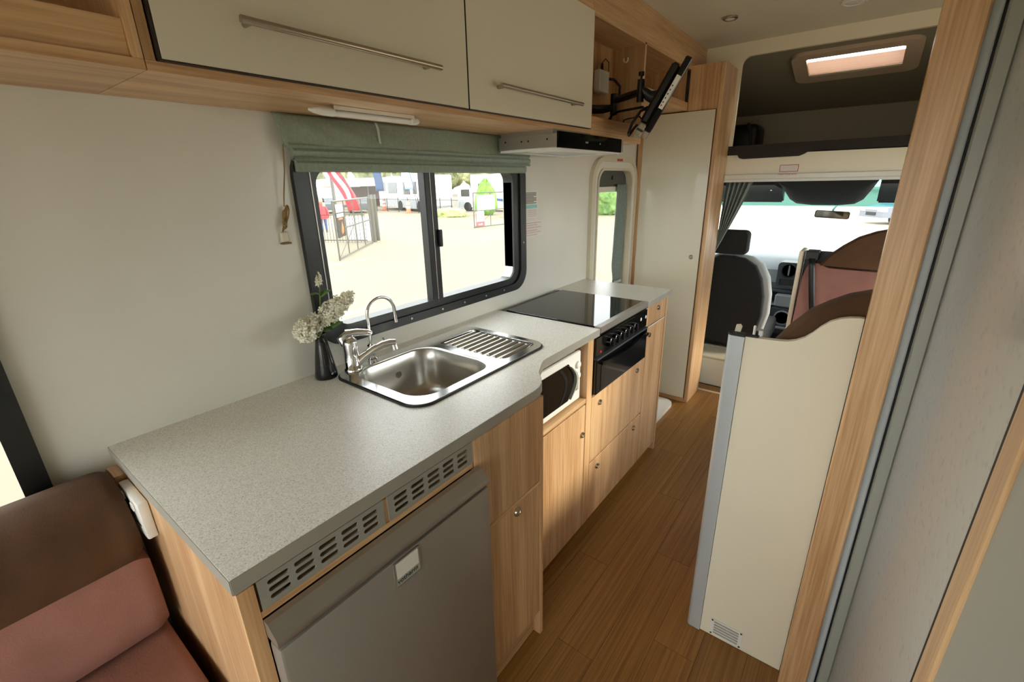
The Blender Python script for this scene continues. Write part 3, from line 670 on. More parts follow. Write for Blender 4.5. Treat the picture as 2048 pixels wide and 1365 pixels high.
obj('pivot', G().cyl((.220, 1.937, 1.70), (.220, 1.937, 1.785), .016, n=16), 'black_plastic', br)
pv = Vector(TP(.10, .13, -.125))
obj('arm', G().tube([(.222, 1.935, 1.757), Vector((.222, 1.935, 1.757)).lerp(Vector((pv.x, pv.y, 1.752)), .35), Vector((.222, 1.935, 1.757)).lerp(Vector((pv.x, pv.y, 1.752)), .7), (pv.x, pv.y, 1.752)], [.012, .015, .015, .012], 10), 'black_plastic', br)
obj('pivot', G().cyl((pv.x, pv.y, 1.715), (pv.x, pv.y, 1.795), .014, n=16), 'black_plastic', br)
obj('tilt_head', G().tube([(pv.x, pv.y, 1.765), TP(.11, .14, -.088), TP(.115, .145, -.0615)], [.014, .020, .026], 12), 'black_plastic', br)
obj('tilt_knob', G().cyl((pv.x, pv.y, 1.79), (pv.x, pv.y, 1.812), .004, n=8).cyl((pv.x, pv.y, 1.808), (pv.x, pv.y, 1.822), .011, n=12), 'black_plastic', br)
bx = thing('booster_box', 'white aerial booster box on the back of the oak cubby', 'electronics', (.15, 1.94, 1.80))
B('case', 'white_plastic', bx, .1355, .168, 1.895, 1.985, 1.795, 1.885, bev=.004); B('label_plate', 'sticker_paper', bx, .1682, .1686, 1.905, 1.975, 1.81, 1.87)
obj('socket', G().cyl((.15, 1.91, 1.885), (.15, 1.91, 1.903), .006, n=10), 'nickel', bx); obj('socket', G().cyl((.15, 1.945, 1.885), (.15, 1.945, 1.915), .006, n=10), 'black_rubber', bx)
for nm, pts, r, lb in (('aerial_cable', [(.155, 1.99, 1.86), (.175, 2.02, 1.858), (.20, 2.03, 1.83), (.205, 2.02, 1.795), (.19, 1.99, 1.72), (.17, 1.95, 1.622)], .006, 'thick black cable looping from the white booster box into the cubby'),
                       ('aerial_cable', [(.15, 1.945, 1.916), (.155, 1.965, 1.935), (.16, 1.99, 1.925), (.155, 2.0, 1.88)], .002, 'thin dark lead arching over the top of the white booster box'),
                       ('power_cable', [(.21, 1.84, 1.6172), (.225, 1.86, 1.66), (.25, 1.862, 1.69), (.285, 1.85, 1.70), TP(.095, .085, -.085), TP(.10, .08, -.0612)], .005, 'black cable rising from the cubby floor to the TV arm'),
                       ('power_cable', [TP(.05, .09, -.0612), TP(.045, .06, -.082), TP(.03, .0, -.088), TP(.02, -.045, -.080), TP(.035, -.052, -.074), TP(.055, -.015, -.070), TP(.06, .004, -.066), TP(.062, .006, -.0572)], .0055, 'black cable looping down below the TV in front of the cubby rail'),
                       ('power_cable', [(.258, 1.96, 1.6148), (.258, 1.955, 1.655), (.268, 1.945, 1.676), (.295, 1.92, 1.676), TP(.14, .05, -.078), TP(.14, .045, -.0612)], .003, 'thin black cable running from the cubby floor to the foot of the TV')):
    obj(nm, G().tube(pts, r, 8), 'cable_black', label=lb, cat='cable')

# ================================================================== WARDROBE
wd = thing('wardrobe', 'tall oak wardrobe with a cream door next to the entry door', 'wardrobe', (.24, 2.87, 0))
B('side_panel', 'oak_z', wd, .453, .470, 2.7555, 2.998, 0, 2.009, bev=.001); B('front_stile', 'oak_z', wd, .447, .470, 2.738, 2.755, 0, 2.009, bev=.002)
B('front_stile', 'oak_z', wd, .012, .040, 2.738, 2.755, 0, 1.785)
B('top_rail', 'oak_z', wd, .2885, .4465, 2.738, 2.755, 1.7835, 2.009); B('bottom_rail', 'oak_x', wd, .0405, .4465, 2.738, 2.755, 0, .03)
B('top_board', 'oak_x', wd, .2885, .4525, 2.7555, 2.998, 1.995, 2.009); B('side_panel', 'oak_z', wd, .012, .028, 2.7555, 2.998, 0, 1.785)
d = B('door', 'door_white', wd, .043, .444, 2.730, 2.745, .032, 1.780, bev=.001)
B('edge_strip', 'edge_brown', d, .4443, .4463, 2.731, 2.745, .032, 1.7825); B('edge_strip', 'edge_brown', d, .043, .444, 2.731, 2.745, 1.7803, 1.7825)
obj('push_knob', G().lathe((.398, 2.730, .972), [(.013, 0), (.0135, -.003), (.011, -.006), (.008, -.006), (.006, -.004), (.002, -.004)], 20, 'y'), 'nickel', d)

# ================================================================== REAR BENCH
rb = thing('bench_seat', 'brown and pink suede bench beside the worktop end', 'bench', (.3, -.85, 0))
def cushion(prof, y0, y1, r, nm, mat, par, wr=0.):
    cx = sum(p[0] for p in prof) / len(prof); cz = sum(p[1] for p in prof) / len(prof); rings = []
    ys = [y0, y1]; 
    for d_ in (.0015, .004, .008, .013, .019, .026): ys += [y0 + d_, y1 - d_]
    ys += [y0 + .035 + (y1 - y0 - .07) * k / 80 for k in range(81)]
    for y in sorted(ys):
        e = min(y - y0, y1 - y); s = 1 - .16 * (max(0, 1 - e / r)) ** 2.2
        q = []
        for i, (a, b) in enumerate(prof):
            wv = wr * (math.sin(y * 61 + i * .9) + .6 * math.sin(y * 97 - i * .5)) * (.5 + .5 * math.sin(y * 13 + i))
            q.append(Vector((cx + (a - cx) * s + wv, y, cz + (b - cz) * s + wv * .5)))
        rings.append(q)
    return obj(nm, G().loft(rings), mat, par, ang=60)
up = [(.019, .735), (.195, .735), (.203, .765), (.198, .80), (.180, .84), (.150, .872), (.110, .889), (.065, .886), (.034, .872), (.019, .85)]
lo = [(.019, .535), (.165, .535), (.188, .548), (.196, .60), (.197, .68), (.194, .7345), (.019, .7345)]
cushion(up, -1.70, -.022, .028, 'back_cushion', 'suede_brown', rb, .0022); cushion(lo, -1.70, -.020, .03, 'back_panel', 'suede_pink', rb, .0006)
B('seat_cushion', 'suede_pink', rb, .05, .60, -1.70, -.020, .40, .528, bev=.02, seg=3); B('base', 'oak_y', rb, .01, .56, -1.70, -.016, 0, .398)

# ================================================================== PARTITION, SHOWER FRONT
pt = thing('partition', 'low cream partition panel with wavy top edge in the aisle', 'partition', (1.12, 1.115, 0))
top = [(1.262, 1.116), (1.245, 1.1165), (1.227, 1.114), (1.21, 1.109), (1.192, 1.099), (1.176, 1.083), (1.163, 1.066), (1.148, 1.051), (1.131, 1.041), (1.115, 1.036), (1.099, 1.034), (1.06, 1.032), (1.021, 1.031)]
obj('panel', G().plate([(1.021, .002), (1.254, .002), (1.254, 1.1163)] + top[1:], [], 'y', 1.107, 1.125), 'panel_cream', pt)
al = [(.978, 1.118), (.9785, 1.112), (.982, 1.106), (.988, 1.1025), (1.02, 1.1015), (1.0205, 1.1275), (.988, 1.133), (.981, 1.129)]
obj('edge_profile', G().plate(al, [], 'z', .001, 1.030), 'aluminium', pt)
obj('edge_cap', G().plate([(a, b) for a, b in al], [], 'z', 1.0302, 1.036).box(1.02, 1.05, 1.11, 1.126, 1.0312, 1.0345), 'black_rubber', pt)
obj('cap_clip', G().plate([(.990, 1.036), (1.004, 1.036), (1.006, 1.050), (1.001, 1.056), (.992, 1.054)], [], 'y', 1.126, 1.134), 'cream_plastic', pt)
B('hook', 'white_plastic', pt, 1.033, 1.039, 1.1265, 1.134, 1.022, 1.058, bev=.002); B('hook', 'aluminium', pt, 1.046, 1.058, 1.1265, 1.145, 1.026, 1.048, bev=.002)
vg = thing('floor_vent', 'small white louvred vent at the foot of the cream partition', 'vent', (1.096, 1.106, .008))
obj('plate', G().plate(rc(1.050, 1.144, .010, .074), [rr(1.060, 1.134, .017 + k * .0108, .0245 + k * .0108, .003, 3) for k in range(5)], 'y', 1.1035, 1.1065), 'white_plastic', vg)
B('backing', 'vent_grey', vg, 1.053, 1.141, 1.1066, 1.1069, .013, .071)
for xx in (1.0545, 1.1395):
    for zz in (.0145, .0695): obj('screw', G().lathe((xx, 1.1035, zz), [(.0032, 0), (.003, -.001)], 8, 'y'), 'black_plastic', vg)
sw = thing('post_switch', 'slim pale rocker switch plate on the oak post', 'switch', (1.30, 1.08, .97))
B('plate', 'panel_cream', sw, 1.286, 1.306, 1.078, 1.0897, .975, 1.108, bev=.002)
for zz in (1.022, 1.056): B('rocker', 'white_plastic', sw, 1.281, 1.286, 1.080, 1.087, zz - .006, zz + .006, bev=.0015)
sd = thing('shower_door', 'frosted grey shower door in metal trims beside the oak post', 'door', (1.35, .75, 0))
B('jamb_profile', 'trim_alloy', sd, 1.3175, 1.3362, 1.066, 1.0905, 0, CE - .001, bev=.005, seg=3)
B('seal', 'black_rubber', sd, 1.3365, 1.339, 1.066, 1.085, 0, CE - .001)
B('stile', 'grey_trim', sd, 1.3393, 1.364, 1.055, 1.082, 0, CE - .001, bev=.003)
B('panel', 'frosted_acrylic', sd, 1.363, 1.371, .445, 1.055, .0, CE - .001)
B('stile', 'grey_trim', sd, 1.3625, 1.372, .437, .4449, 0, CE - .001); B('gasket', 'black_rubber', sd, 1.3605, 1.372, .4305, .4368, 0, CE - .001)
S('trim_2', G().box(1.360, 1.374, .385, .430, 0, CE - .001, bev=.002), 'oak_z')
sd2 = thing('shower_panel', 'grey gloss wall panel beyond the oak strip', 'panel', (1.365, .1, 0))
B('sheet', 'grey_trim', sd2, 1.364, 1.372, -.14, .384, 0, CE - .001)

# ================================================================== DINETTE
nb = thing('dinette_bench', 'brown suede bench back rising behind the cream partition', 'bench', (1.55, 1.3, 0))
def arch(x0, x1, z0, pts): return [(x0, z0), (x1, z0)] + pts
hp = [(1.90, 1.0), (1.86, 1.08), (1.78, 1.14), (1.66, 1.172), (1.50, 1.180), (1.36, 1.180), (1.27, 1.170), (1.217, 1.152), (1.18, 1.130), (1.143, 1.103), (1.11, 1.062), (1.078, 1.012), (1.06, .975)]
def puff(poly, y0, y1, bul, nm, mat, par, n=8):
    cx = sum(p[0] for p in poly) / len(poly); cz = sum(p[1] for p in poly) / len(poly); rings = []
    for k in range(n + 1):
        t = k / n; s = 1 - bul * (2 * abs(t - .5)) ** 3
        rings.append([Vector((cx + (a - cx) * s, y0 + (y1 - y0) * t, cz + (b - cz) * s)) for a, b in poly])
    return obj(nm, G().loft(rings), mat, par, ang=60)
puff([(1.06, .80), (1.90, .80)] + hp, 1.145, 1.235, .05, 'back_cushion', 'suede_brown', nb)
B('seat_cushion', 'suede_pink', nb, 1.05, 2.05, 1.24, 1.70, .42, .53, bev=.02, seg=3); B('base', 'oak_x', nb, 1.06, 2.05, 1.13, 1.66, 0, .418)
B('back_panel', 'suede_pink', nb, 1.07, 2.0, 1.16, 1.239, .54, .798, bev=.01)
fb = thing('dinette_bench', 'pink suede bench facing back with brown headrest and black belt', 'bench', (1.5, 2.35, 0))
B('side_panel', 'panel_cream', fb, .998, 1.016, 2.28, 2.42, 0, 1.105, bev=.003)
obj('back_cushion', G().plate([(1.02, .50), (2.0, .50), (2.0, 1.03)] + [(1.075 + .035 * math.cos(math.radians(a)), 1.005 + .03 * math.sin(math.radians(a))) for a in range(80, 10, -20)][:0] + [(1.12, 1.04), (1.075, 1.058), (1.05, 1.055), (1.036, 1.035), (1.028, .99), (1.022, .80)], [], 'y', 2.265, 2.335), 'suede_pink', fb)
hp2 = [(1.95, 1.06), (1.9, 1.14), (1.80, 1.19), (1.65, 1.215), (1.45, 1.215), (1.30, 1.212), (1.255, 1.200), (1.20, 1.175), (1.15, 1.135), (1.11, 1.095), (1.082, 1.050)]
puff(hp2[::-1][:0] + [(1.95, 1.035)] + hp2, 2.245, 2.345, .03, 'headrest', 'suede_brown', fb)
B('frame_board', 'black_plastic', fb, 1.018, 1.30, 2.345, 2.365, .5, 1.10)
B('belt_anchor', 'black_plastic', fb, 1.026, 1.075, 2.268, 2.344, 1.068, 1.108, bev=.003)
obj('seat_belt', G().grid(lambda a, b: Vector((1.040 + .024 * a + .075 * b + .02 * b * b, 2.266 - .012 * math.sin(math.pi * min(1, b * 1.5)) - .004, 1.078 - .50 * b)), 2, 14), 'black_plastic', fb, solid=.002)
B('seat_cushion', 'suede_pink', fb, 1.02, 2.05, 1.85, 2.262, .42, .53, bev=.02, seg=3); B('base', 'oak_x', fb, 1.03, 2.05, 1.88, 2.26, 0, .418)

# ================================================================== BEAM, RAIL, CURTAIN, OVER-CAB DETAILS
bp_ = thing('bed_pad', 'dark padded edge of the over-cab bed with a drop-down flap', 'pad', (.9, 3.0, 1.52))
pp = [(.472, 1.600), (1.96, 1.610), (1.96, 1.556), (.905, 1.556), (.885, 1.552), (.868, 1.540), (.845, 1.531), (.56, 1.527), (.540, 1.532), (.530, 1.545), (.528, 1.550), (.472, 1.550)]
obj('edge', G().plate([(a, b) for a, b in pp], [], 'y', 2.988, 2.9995), 'luton_pad', bp_)
B('mattress_front', 'luton_pad', bp_, .50, 1.94, 3.03, 3.30, 1.545, 1.600, bev=.01)
rl = thing('curtain_track', 'white curtain track across the cab opening', 'track', (1.2, 3.0, 1.39))
B('cover', 'wall_white', rl, .471, 1.98, 2.978, 2.9995, 1.412, 1.442, bev=.004); B('rail', 'white_plastic', rl, .471, 1.98, 2.982, 2.998, 1.398, 1.403); B('web', 'white_plastic', rl, .471, 1.98, 2.994, 2.998, 1.4028, 1.4122)
ws = thing('warning_label', 'red and white mind your head label on the cream beam', 'notice', (.81, 2.999, 1.43))
obj('border', G().plate(rc(.760, .853, 1.450, 1.487), [rc(.763, .850, 1.453, 1.484)], 'y', 2.9985, 2.9998), 'ink_red', ws)
B('paper', 'sticker_paper', ws, .763, .850, 2.9988, 2.9996, 1.453, 1.484)
for k in range(3): B('print_line', 'ink_pink', ws, .775, .842, 2.9984, 2.9987, 1.462 + k * .006, 1.4635 + k * .006)
text('lettering', 'MIND YOUR HEAD', .0125, frame3((.806, 2.9775, 1.436), (1, 0, 0), (0, 0, 1)), 'ink_red', ws, sx=.88)
cc = thing('cab_curtain', 'grey green cab curtain gathered against the wardrobe side', 'curtain', (.5, 3.03, .95))
def cf(a, b):
    xl, xr = .476 - .02 * b, .625 - .175 * b ** 1.1
    return Vector((xl + (xr - xl) * a, 3.04 + .014 * math.sin(a * 34) * (1 - .5 * b), 1.402 - .45 * b))
obj('cloth', G().grid(cf, 70, 12), 'curtain_green', cc, solid=.002)
for k in range(6): obj('glider', G().ball((.482 + k * .027, 2.995, 1.398), .004, .004, .006, 1), 'cord_gold', cc)
dc = thing('door_curtain', 'pale grey green curtain gathered across the entry door window', 'curtain', (-.01, 2.5, .68))
def df(a, b):
    yl = 2.505 - .05 * b - .05 * math.exp(-((b - .95) / .06) ** 2) + (.03 * math.exp(-((b - .80) / .08) ** 2)); yr = 2.63 - .02 * b
    return Vector((-.006 + .008 * math.sin(a * 20 + b) * (1 - .3 * b), yl + (yr - yl) * a, 1.400 - .715 * b))
obj('cloth', G().grid(df, 40, 24), 'curtain_green', dc, solid=.002)
obj('tie_band', G().grid(lambda a, b: Vector((.006, 2.502 + .105 * a, .80 + .02 * b)), 8, 2), 'curtain_pale', dc, solid=.002)
# roof hatch on the sloped over-cab lining
hz0 = 0; dl_ = Vector((0, 4.22 - 3.025, 1.875 - 2.15)).normalized(); hz = lambda y: 2.15 + (y - 3.025) * (1.875 - 2.15) / (4.22 - 3.025)
HC = Vector((.985, 3.44, hz(3.44))); Mh = frame3(HC, (1, 0, 0), dl_)    # local z points up-out or down-in
if (Mh.to_3x3() @ Vector((0, 0, 1))).z > 0: fl_s = -1
else: fl_s = 1
hh = thing('roof_hatch', 'beige framed roof hatch with a drawn blind over the cab bed', 'hatch', tuple(HC))
def hp_(name, mat, g): return obj(name, g.tf(Mh), mat, hh)
hp_('frame', 'hatch_frame', G().plate(rr(-.30, .30, -.185, .205, .06, 8), [rr(-.225, .225, -.125, .115, .012)], 'z', .001 * fl_s, .022 * fl_s))
hp_('pane', 'pane_clear', G().box(-.235, .235, -.135, .125, min(-.022 * fl_s, -.018 * fl_s), max(-.022 * fl_s, -.018 * fl_s)))
hp_('blind_cloth', 'hatch_blind', G().grid(lambda a, b: Vector((-.226 + .452 * a, -.055 + .171 * b, fl_s * (.006 + .003 * math.sin(b * 40 + 2 * a)))), 10, 30))
hp_('blind_bar', 'white_plastic', G().box(-.225, .225, .10, .114, min(.012 * fl_s, .02 * fl_s), max(.012 * fl_s, .02 * fl_s)))
for o, (a, b, c) in (('dome_lamp', (.528, 2.49, CE)), ('smoke_alarm', (1.0, 2.62, CE))):
    lb = 'small round chrome rimmed ceiling downlight near the TV' if o == 'dome_lamp' else 'white round smoke alarm on the ceiling near the oak post'
    t = thing(o, lb, 'lamp' if o == 'dome_lamp' else 'alarm', (a, b, c - .02)); r = .033 if o == 'dome_lamp' else .05
    obj('rim', G().lathe((a, b, c), [(r, -.0005), (r, -.008), (r * .8, -.012), (r * .72, -.010), (r * .72, -.0005)], 24), 'nickel' if o == 'dome_lamp' else 'white_plastic', t)
    obj('lens', G().lathe((a, b, c), [(r * .71, -.002), (r * .7, -.009), (r * .3, -.011)], 24), 'white_glass', t)
bag = thing('bag', 'dark bag lying in the corner of the over-cab bed', 'bag', (.40, 3.95, 1.54))
B('shell', 'black_plastic', bag, .22, .46, 3.85, 4.12, 1.545, 1.80, bev=.05, seg=3); obj('strap', G().tube([(.40, 3.845, 1.58), (.42, 3.835, 1.66), (.41, 3.84, 1.74), (.38, 3.87, 1.80)], .012, 8), 'headliner', bag)

# ================================================================== CAB
S('cab_floor', G().box(0, XR, 3.12, 4.9, -.30, -.26), 'dash_dark'); S('cab_step_riser', G().box(0, XR, 3.12, 3.13, -.30, 0), 'dash_dark')
for xx in (-.03, XR): S('cab_side', G().plate([(3.025, -.3), (4.9, -.3), (4.9, .82), (4.62, .84), (4.15, 1.42), (3.025, 1.42)], [[(3.55, .80), (4.45, .80), (4.10, 1.28), (3.55, 1.30)]], 'x', xx, xx + .03), 'dash_dark')
S('cab_headliner', G().box(0, XR, 3.026, 4.12, 1.405, 1.43), 'headliner')
sb = thing('seat_plinth', 'white plinth under the black cab seat', 'plinth', (.5, 3.3, 0))
B('box', 'wall_white', sb, .30, .80, 3.135, 3.60, -.255, .20, bev=.004); B('cap', 'cream_plastic', sb, .295, .805, 3.13, 3.605, .2005, .214, bev=.003)
cs = thing('passenger_chair', 'black cab seat with pale grey side bolster and headrest', 'seat', (.55, 3.4, .215))
bk = [(.30, .26), (.70, .26), (.735, .38), (.757, .50), (.752, .64), (.725, .76), (.675, .85), (.60, .895), (.53, .905), (.42, .905), (.34, .87), (.29, .78), (.27, .6), (.28, .4)]
def seatback(poly, y0, y1, bul, nm, mat): return puff(poly, y0, y1, bul, nm, mat, cs, 10)
seatback([(a - .012 if a > .5 else a, b) for a, b in bk], 3.33, 3.39, .06, 'back_shell', 'cab_black')
seatback([(a + .022 if a > .5 else a - .02, b + .004) for a, b in bk], 3.392, 3.48, .06, 'bolster', 'cab_grey')
seatback(rr(.36, .595, .915, 1.082, .035, 5), 3.33, 3.43, .08, 'headrest', 'cab_black')
for xx in (.43, .52): obj('headrest_post', G().cyl((xx, 3.40, .88), (xx, 3.40, .95), .006, n=8), 'steel', cs)
B('cushion', 'cab_black', cs, .28, .78, 3.35, 3.90, .235, .38, bev=.03, seg=3); B('runner', 'steel_brushed', cs, .33, .74, 3.335, 3.60, .2145, .234)
# windscreen and pillars
wsn = thing('windscreen', None, None, (1.06, 4.4, .8), kind='structure'); wsn.name = 'window_5'; WL['window_5'] = WL.pop('windscreen') if 'windscreen' in WL else Vector((1.06, 4.4, .8))
Mw = frame3((1.06, 4.62, .84), (1, 0, 0), (0, 4.12 - 4.62, 1.425 - .84)); wl = math.hypot(.5, .585)
obj('glass', G().box(-1.02, 1.02, 0, wl * .615, -.003, .003).tf(Mw), 'pane_clear', wsn)
obj('shade_band', G().box(-1.02, 1.02, wl * .615, wl, -.003, .003).tf(Mw), 'pane_teal', wsn)
for sx_ in (-1, 1): obj('pillar', G().box(sx_ * 1.06 - .05, sx_ * 1.06 + .05, -.02, wl, -.03, .03, bev=.01).tf(Mw), 'headliner', wsn)
text('lettering', 'CUMT', .075, frame3((.18, 4.300, 1.205), (-1, 0, 0), (0, -.5, .585)), 'ink_grey', wsn)
# sun visors, console, mirror
def visor(nm, x0, x1, lb):
    t = thing(nm, lb, 'visor', ((x0 + x1) / 2, 4.0, 1.29)); 
    obj('board', G().plate([(3.55, 1.402), (3.95, 1.400), (4.06, 1.330), (4.09, 1.250), (4.06, 1.248), (3.98, 1.30), (3.90, 1.335), (3.55, 1.372)], [], 'x', x0, x1), 'headliner', t)
    obj('lip', G().tube([(x0 + .01, 4.075, 1.247), (x1 - .01, 4.075, 1.247)], .010, 8), 'dash_dark', t); return t
t = visor('header_shelf', .06, .665, 'dark header shelf with a small lock above the windscreen, passenger seat side'); obj('lock', G().lathe((.60, 3.90, 1.333), [(.012, 0), (.011, -.006), (.003, -.006)], 12), 'chrome', t)
visor('header_shelf', 1.24, 2.06, 'dark header shelf above the windscreen, dinette bench side')
oc_ = thing('overhead_console', 'dark rounded console above the mirror in the cab', 'console', (.95, 4.0, 1.2))
obj('shell', G().loft([[Vector((.95 + a * wx, 3.60 + .45 * k / 6 + (b - 1.28) * -.3, 1.395 + (b - 1.395) * hh_)) for a, b in [(-.28, 1.395), (-.255, 1.34), (-.215, 1.265), (-.17, 1.235), (-.08, 1.225), (.08, 1.225), (.17, 1.235), (.215, 1.265), (.255, 1.34), (.28, 1.395)]] for k, (wx, hh_) in enumerate(((1.0, .35), (1.0, .6), (1.0, .85), (1.0, .97), (1.0, 1.0), (.97, .98), (.9, .9)))]), 'headliner', oc_)
mi = thing('rear_view_mirror', 'rear view mirror hanging at the top of the windscreen', 'mirror', (1.0, 3.98, 1.13))
Mm = frame3((1.0, 3.98, 1.157), (.985, -.12, -.04), (.04, .1, .99))
obj('housing', G().plate(rr(-.107, .107, -.026, .026, .014), [], 'z', -.012, .006).tf(Mm), 'black_plastic', mi)
obj('mirror_glass', G().plate(rr(-.101, .101, -.021, .021, .011), [], 'z', .0065, .008).tf(Mm), 'mirror', mi)
obj('stalk', G().tube([(1.0, 3.988, 1.172), (1.0, 4.02, 1.186), (1.0, 4.10, 1.194), (1.0, 4.313, 1.199)], .007, 8), 'black_plastic', mi)
# dashboard
db = thing('dashboard', 'grey cab dashboard with vents, shelf and cup holder', 'dashboard', (1.0, 4.3, .3))
obj('upper', G().plate([(4.70, .84), (4.40, .82), (4.24, .78), (4.15, .70), (4.13, .60), (4.16, .545), (4.70, .50)], [], 'x', .02, XR - .02), 'dash_grey', db)
obj('lower', G().plate([(4.22, .545), (4.70, .545), (4.70, -.2), (4.35, -.2), (4.30, .2)], [], 'x', .02, XR - .02), 'dash_dark', db)
B('shelf_lip', 'dash_dark', db, .02, 2.0, 4.10, 4.22, .520, .548, bev=.01)
B('centre_stack', 'dash_grey', db, .72, 1.35, 4.06, 4.25, .41, .515, bev=.012); B('tray', 'dash_grey', db, .45, .72, 4.10, 4.24, .408, .424, bev=.005)
vp_ = obj('vent_pod', G().plate(rr(.705, .95, .575, .775, .03), [], 'y', 4.085, 4.22), 'dash_dark', db)
obj('air_vent', G().lathe((.785, 4.085, .712), [(.058, 0), (.060, -.014), (.050, -.016), (.046, .004), (.012, .004), (.010, -.006)], 24, 'y'), 'black_plastic', vp_)
obj('vent_vane', G().box(.780, .790, 4.078, 4.084, .672, .752), 'dash_grey', vp_); B('slot', 'black_rubber', vp_, .73, .93, 4.081, 4.0855, .592, .640, bev=.004)
co = obj('cup_console', G().plate(rr(.70, 1.1, .20, .405, .03), [], 'y', 4.02, 4.3), 'dash_dark', db)
obj('cup_ring', G().lathe((.80, 4.02, .335), [(.062, 0), (.062, -.010), (.052, -.012), (.050, .004), (.01, .004)], 22, 'y'), 'dash_grey', co)
B('cup_tray', 'dash_grey', co, .695, 1.1, 3.985, 4.03, .245, .262, bev=.005)

# ================================================================== OUTSIDE
GZ = -1.05
S('ground', G().plate([(-140, -60), (80, -60), (80, 140), (-140, 140)], [], 'z', GZ - .3, GZ), 'concrete')
S('bitumen_strip', G().plate([(-120, 20), (-43, 31), (-31, 33), (-22, 31), (-10, 46), (-60, 90), (-120, 60)], [], 'z', GZ - .01, GZ + .003), 'bitumen')
S('paving_strip', G().plate([(-3.2, -8), (-.1, -8), (-.1, -.4), (-3.2, -.4)], [], 'z', GZ + .002, GZ + .02), 'pave')
def bars(g, A, Bp, z0, z1, n, r):
    for k in range(n + 1):
        p = A.lerp(Bp, k / n); g.cyl((p.x, p.y, z0), (p.x, p.y, z1), r, n=6)
    return g
def lbx(name, mat, par, M, *d, bev=0.): return obj(name, G().box(*d, bev=bev).tf(M), mat, par)
def lcyl(name, mat, par, M, p0, p1, r, n=16): return obj(name, G().cyl(p0, p1, r, n=n).tf(M), mat, par)
# large white motorhome bus
Mb = frame3((-43.6, 33.9, GZ), (11.9, -3.2, 0), (0, 0, 1)); bus = thing('motorhome_bus', 'long white motorhome bus with dark square windows parked beyond the fence', 'motorhome', (-37.6, 32.2, GZ))
lbx('body', 'rv_white', bus, Mb, 0, 12.3, .45, 3.35, -2.4, 0, bev=.12); lbx('skirt', 'rv_grey', bus, Mb, .1, 12.2, .3, 1.15, -2.3, .03)
for (a, b, c, d_) in ((.9, 2.0, 1.95, 2.85), (2.75, 5.0, 1.7, 2.8), (6.5, 8.0, 1.6, 2.8), (8.7, 9.5, 1.65, 2.8), (10.9, 12.1, 1.5, 2.8)): lbx('window', 'rv_glass', bus, Mb, a, b, c, d_, .0, .04)
for a in (2.3, 5.6, 9.9): lcyl('wheel', 'tyre', bus, Mb, (a if a != 2.3 else 5.5, .5, -.25), (a if a != 2.3 else 5.5, .5, .05), .5) if a != 2.3 else None
lbx('roof_unit', 'rv_white', bus, Mb, 5.2, 7.6, 3.35, 3.6, -1.8, -.5, bev=.08); lbx('roof_rack', 'rv_grey', bus, Mb, 1.5, 2.2, 3.35, 3.45, -1.8, -.5)
# smaller motorhome
Mr = frame3((-30.0, 33.6, GZ), (6.3, .35, 0), (0, 0, 1)); rv = thing('motorhome', 'white motorhome with a blue stripe beside the bus', 'motorhome', (-28.3, 32.8, GZ))
lbx('body', 'rv_white', rv, Mr, .6, 6.6, .75, 3.3, -2.3, 0, bev=.1); lbx('cab', 'rv_white', rv, Mr, -1.2, .7, .6, 2.1, -2.1, -.1, bev=.15); lbx('skirt', 'rv_grey', rv, Mr, -1.0, 6.5, .35, .9, -2.2, -.05)
lbx('window', 'rv_glass', rv, Mr, 1.6, 2.7, 1.6, 2.5, 0, .04); lbx('window', 'rv_glass', rv, Mr, -.6, .4, 1.35, 2.0, -.1, -.05)
obj('stripe', G().plate([(1.2, 1.15), (6.5, .75), (6.5, .95), (1.2, 1.4)], [], 'z', .0, .03).tf(Mr), 'print_blue', rv)
for a in (-.3, 4.4): lcyl('wheel', 'tyre', rv, Mr, (a + .5, .42, -.25), (a + .5, .42, .04), .42)
# more white vans far off
for (x0, y0, ln_, lb) in ((-25.5, 42, 5.5, 'white camper van behind the conical bush'), (-18.2, 41.5, 5, 'white camper van beside the tall shed wall')):
    M_ = frame3((x0, y0, GZ), (1, .25, 0), (0, 0, 1)); t = thing('camper_van', lb, 'van', (x0 + 2, y0, GZ))
    lbx('body', 'rv_white', t, M_, 0, ln_, .5, 2.9, -2, 0, bev=.2); lbx('window', 'rv_glass', t, M_, .4, 1.6, 1.7, 2.4, 0, .03)
    for a in (1, ln_ - 1.2): lcyl('wheel', 'tyre', t, M_, (a, .4, -.2), (a, .4, .04), .4)
# caravans and dark cars by the shed
for (x0, y0, ln_, lb) in ((-78, 47.5, 5.5, 'pale caravan parked beside the light pole'), (-88, 48.5, 5, 'cream caravan parked under the trees')):
    M_ = frame3((x0, y0, GZ), (1, -.55, 0), (0, 0, 1)); t = thing('caravan', lb, 'caravan', (x0 + 2, y0 - 1, GZ))
    lbx('body', 'rv_white', t, M_, 0, ln_, .5, 2.4, -2, 0, bev=.25); lbx('window', 'rv_glass', t, M_, 1, 2.2, 1.4, 1.9, 0, .03); lcyl('wheel', 'tyre', t, M_, (2.6, .35, -.2), (2.6, .35, .04), .35)
def car(nm, lb, M_, mat, ln_=4.3):
    t = thing(nm, lb, 'car', tuple(M_ @ Vector((ln_ / 2, 0, -.8))))
    obj('body', G().plate([(0, .35), (0, .75), (.25, .88), (1.0, .95), (1.55, 1.42), (3.1, 1.45), (3.75, 1.0), (ln_ - .1, .92), (ln_, .7), (ln_, .35)], [], 'z', -1.7, 0).tf(M_), mat, t)
    obj('window', G().plate([(1.15, .98), (1.62, 1.36), (3.02, 1.38), (3.5, 1.0)], [], 'z', 0, .02).tf(M_), 'rv_glass', t)
    for a in (.8, 3.4): lcyl('wheel', 'tyre', t, M_, (a, .32, -.2), (a, .32, .03), .32)
    return t
